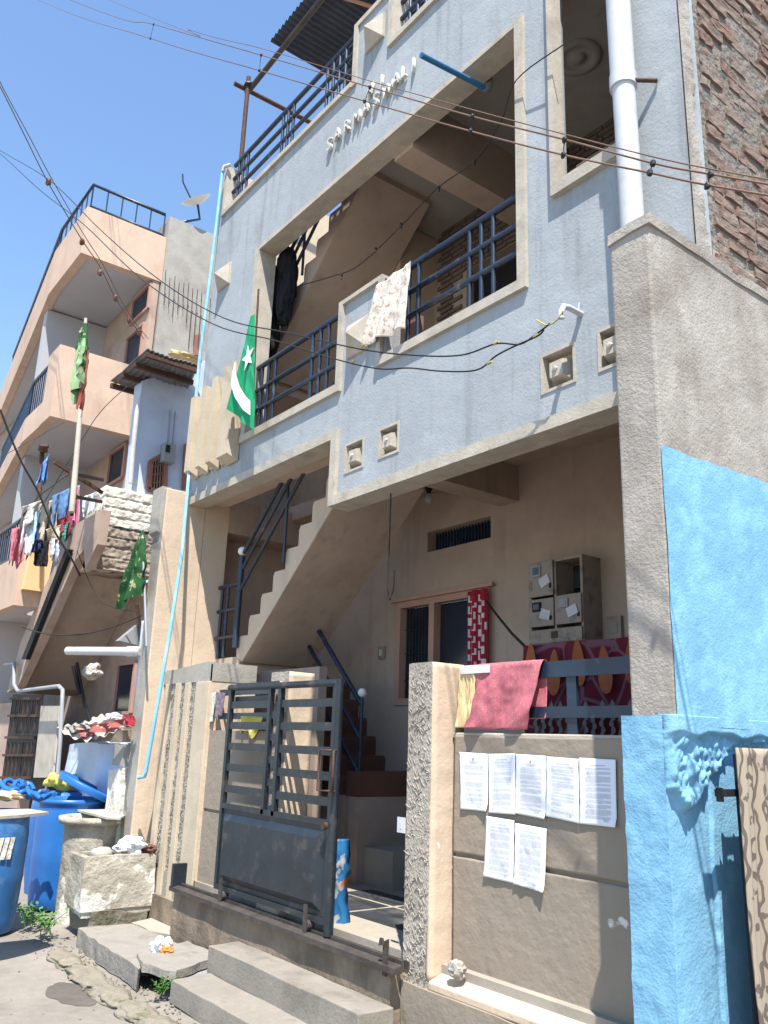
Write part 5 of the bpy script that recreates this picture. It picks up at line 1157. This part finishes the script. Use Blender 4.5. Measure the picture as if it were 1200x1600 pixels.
b=B(); rock(b,(-9.45,3.0,1.10),(.20,.15,.09),.5,3,5); tag(obj('yellow_bundle', b, M['yellow'], smooth=True),'yellow plastic bundle on the rear blue drum','bundle')
b=B(); P=[PZ(1.0,*q) for q in ((-30,1270),(45,1268),(76,1273),(30,1278),(-30,1282))]; prism(b,P,(0,0,.02)); tag(obj('wooden_board', b, M['trim']),'pale plank laid over the left blue drum','board')
b=B(); rnd=random.Random(9)
for k in range(10):
    c=Vector((-7.95+rnd.uniform(-.3,.25),2.2+rnd.uniform(-.12,.16),1.05+rnd.uniform(0,.09))); a=rnd.uniform(0,3); R_=rnd.uniform(.08,.16)
    tube(b,[c+Vector((math.cos(a+j*.5)*R_,math.sin(a+j*.5)*R_*.7,.03*math.sin(j+k))) for j in range(10)],.022,6)
tag(obj('hose_coil', b, M['hose']) if 'hose' in M else obj('hose_coil', b, M['drum2']),'tangle of blue straps and hoses heaped on the drums','hose')
b=B(); rock(b,(-8.0,2.1,1.05),(.16,.12,.04),.5,3,7); tag(obj('crumpled_cloth', b, M['cream_cl'], smooth=True),'crumpled cream cloth on the plank at the left edge','cloth')
# cement ring with board
rc=thing('cement_ring','round grey cement cistern ring with a stained side standing behind the trough','cistern',(-7.98,3.0,0))
cc_=PX(-7.98,150,1275); b=B(); cz_=cc_.z; c=Vector((-7.98,cc_.y,0))
lathe(b,c,[(.25,.0),(.26,cz_-.10),(.265,cz_-.06),(.315,cz_-.055),(.32,cz_),(.25,cz_+.003),(.23,cz_-.03),(.22,.3),(.001,.28)],48); obj('ring', b, M['stone'], rc)
b=B(); P=[PZ(cz_+.012,*q) for q in ((120,1268),(150,1262),(206,1271),(188,1281),(165,1280))]; prism(b,P,(0,0,.018)); tag(obj('wooden_board', b, M['trim']),'thin pale board covering the cement ring','board')
# items in trough
b=B(); rock(b,(-7.45,2.78,.60),(.10,.10,.07),.2,3,2); tag(obj('stone', b, M['concrete'], smooth=True),'grey rounded stone inside the cement trough','stone')
def crumple(c,s,m,label,cat,seed,name='crumpled_bag'):
    b=B(); g=bmesh.ops.create_icosphere(b,subdivisions=4,radius=1)
    for v in g['verts']:
        d=v.co.copy(); k=1+.5*nz(d,1.8,seed)-.35*abs(nz(d,4,seed+1)); v.co=Vector((d.x*s[0]*k,d.y*s[1]*k,d.z*s[2]*k))+Vector(c)
    return tag(obj(name,b,M[m] if isinstance(m,str) else m),label,cat)
crumple((-7.33,2.98,.68),(.13,.13,.075),'white_cl','crumpled white plastic bag lying on the edge of the trough','bag',3)
crumple((-7.28,3.12,.66),(.10,.06,.04),'redtile','reddish brown wrapper beside the white bag on the trough','wrapper',5)
cp=PZ(.19,252,1478); crumple(cp,(.06,.07,.06),'white_cl','crumpled white and red snack packet on the broken slab','packet',8,'snack_packet')
b=B(); g=bmesh.ops.create_icosphere(b,subdivisions=3,radius=1)
for v in g['verts']: d=v.co.copy(); k=1+.4*nz(d,3,4); v.co=Vector((d.x*.05*k,d.y*.045*k,d.z*.03*k))+cp+Vector((.05,.02,-.02))
M['packet']=mat('orange_packet_print',(.55,.20,.06),bump=.2,var=.3); o=obj('packet_print', b, M['packet'], bpy.data.objects['snack_packet'])
# rubble wall with tin sheet and rags
rw=thing('rubble_wall','low pale blue washed rubble wall with a cement block, under the rag covered tin sheet','wall',(-8,3.1,0))
b=B(); P=[PY(3.12,*q) for q in ((92,1265),(100,1180),(120,1165),(190,1165),(206,1165),(206,1300),(92,1300))]; P=[Vector(p) for p in P]
x0=min(p.x for p in P); x1=-7.74; rough_box(b,x0,x1,3.15,3.45,0,1.50,.03,16,3,2); obj('wall', b, M['paleblue'], rw)
b=B(); rough_box(b,-8.05,-7.74,2.96,3.14,.0,1.30,.03,12,4,6); obj('flaking_block', b, M['white_worn'], rw)
q=PY(3.05,192,1182); b=B(); rough_box(b,-7.98,-7.735,2.98,3.14,1.32,1.50,.006,8,6,3); obj('cement_block', b, M['concrete'], rw)
tsh=thing('tin_sheet','bent pale tin sheet covered with rags on top of the rubble wall','sheet',(-8.2,3.0,1.6))
Q=[PY(2.85,88,1140),PY(2.85,135,1160),PY(3.1,212,1130),PY(3.3,160,1118)]
b=B(); grid(b, lambda u,v: Q[0].lerp(Q[1],u).lerp(Q[3].lerp(Q[2],u),v)+Vector((0,0,.012*math.sin((u*.5+v)*34)+.03*nz((u*2,v*2,0),1,1))), 40, 60); obj('tin', b, M['trim'], tsh, smooth=True)
b=B(); q=PY(3.05,180,1138)
rough_box(b,-8.15,-7.74,3.0,3.3,1.52,1.62,.02,10,4,3); tag(obj('brick_row', b, M['plinth']),'row of dirty bricks holding down the tin sheet','bricks')
def rag(px4,y,m,label,seed,amp=.05): return clothpx('rag', lambda a,c: PY(y,a,c), px4, label, 'rag', m, amp, 3, 26, 26, 'rags on the tin sheet', seed=seed)
M['rag_red']=pattern_mat('red_print_rag',(.27,.08,.07),[((.55,.45,.38),'noise',14,.56)])
rag([(118,1136),(200,1122),(208,1132),(135,1152)],2.88,M['rag_red'],'red and cream rag spread across the tin sheet',1,.07)
rag([(96,1136),(130,1130),(150,1138),(112,1146)],2.9,cloth('grey_rag',(.25,.24,.22)),'grey rag at the left end of the tin sheet',2,.05)
crumple(PY(3.0,178,1122),(.10,.08,.05),'white_cl','white crumpled bag on the tin sheet beside the red rag','bag',12)
rag([(190,1118),(208,1118),(208,1134),(192,1134)],2.95,cloth('crimson_rag',(.30,.025,.04)),'crimson cloth bundle at the right end of the tin sheet',4,.03)
# things hanging on the peach wall near the stair
crumple(PX(-9.3,144,1050),(.10,.11,.085),cloth('white_sack_cloth',(.40,.37,.33)),'white sack bundle hanging on the pink wall above the tin sheet','sack',21)
crumple(PX(-9.3,137,1075),(.10,.14,.26),'darkbrown','dark brown coat hanging on the pink wall below the stair soffit','coat',22,'hanging_coat') if 'darkbrown' in M else None
b=B(); tube(b,[PX(-9.3,120,1035),PX(-9.3,130,1090),PX(-9.2,142,1130)],.02,6); tube(b,[PX(-9.3,114,1040),PX(-9.3,124,1085)],.02,6); tag(obj('iron_rods', b, M['black']),'dark iron rods leaning on the wall under the peach stair','rods')
c=PX(-8.6,208,988); lp=thing('flood_lamp','grey flood lamp on a post behind the cream boundary wall','lamp',tuple(c))
b=B(); prism(b,[c+Vector((0,-.14,-.10)),c+Vector((0,.08,-.13)),c+Vector((0,.12,-.02)),c+Vector((0,.05,.09))],(-.12,0,0)); obj('lamp_head', b, M['pvc_grey'], lp)
obj('lamp_post', tube(B(), [PX(-8.55,214,945),PX(-8.55,222,1010),PX(-8.55,226,1060)], .02, 8), M['rust'], lp)
clothpx('plastic_sheet', lambda a,c: PX(-8.2,a,c), [(222,970),(232,970),(222,1125),(208,1125)], 'pale blue plastic sheet hanging behind the cream boundary wall', 'sheet', cloth('pale_blue_plastic',(.42,.52,.66)), .03, 2, seed=5)

# ================================================================ SACK IN THE PORCH, CURTAIN ON THE RIGHT
M['sack']=pattern_mat('blue_white_orange_sack',(.02,.12,.28),[((.30,.31,.32),'noise',9,.62),((.45,.16,.06),'noise',5,.60)],rough=.5)
sk_=[PY(3.30,*q) for q in ((513,1310),(535,1312),(534,1452),(507,1450))]
b=B(); 
def sf(u,v):
    p=sk_[0].lerp(sk_[1],u).lerp(sk_[3].lerp(sk_[2],u),v); return p+Vector((.02*math.sin(v*7)*.6,-.05*math.sin(u*math.pi)-.02*nz((u*3,v*5,0),1.4,2),0))
grid(b,sf,20,50); g=bmesh.ops.extrude_face_region(b, geom=b.faces[:]); bmesh.ops.translate(b, verts=[v for v in g['geom'] if isinstance(v, bmesh.types.BMVert)], vec=(-.02,.07,0)); tag(obj('plastic_sack', b, M['sack'], smooth=True),'blue and orange printed plastic sack standing behind the gate on the porch','sack')
gc=thing('covered_gate','neighbouring gate leaf covered with a brown damask curtain at the right edge','gate',(-1.8,3.1,0))
M['damask']=pattern_mat('brown_damask',(.30,.25,.19),[((.115,.09,.075),'wave',11,.80),((.12,.095,.08),'noise',16,.62)])
CX=-1.80
def cuf(u,v):
    p0=PX(CX,1148,1168); z=p0.z-v*1.7; y=p0.y+u*.75-.02*math.sin(v*5)*(1-u); return Vector((CX+.020*math.sin(u*26+v*1.0)+.012*math.sin(u*61+2*v)+.008*nz((u*3,v*3,0),1.2,2), y, z))
b=B(); grid(b,cuf,90,60); g=bmesh.ops.extrude_face_region(b, geom=b.faces[:]); bmesh.ops.translate(b, verts=[v for v in g['geom'] if isinstance(v, bmesh.types.BMVert)], vec=(-.004,0,0)); obj('curtain', b, M['damask'], gc, smooth=True)
c=PX(CX-.02,1128,1240); b=B(); box(b,CX-.05,CX-.02,c.y,c.y+.16,c.z-.012,c.z+.014); tube(b,[(CX-.035,c.y+.01,c.z-.03),(CX-.035,c.y+.01,c.z+.02)],.014,8); obj('latch_bar', b, M['black'], gc)
b=B(); tube(b,[(CX-.03,c.y+.14,.0),(CX-.03,c.y+.14,1.60)],.015,8); tube(b,[(CX-.03,c.y+.14,1.58),(CX-.03,c.y+.9,1.58)],.015,8); obj('gate_frame', b, M['black'], gc)
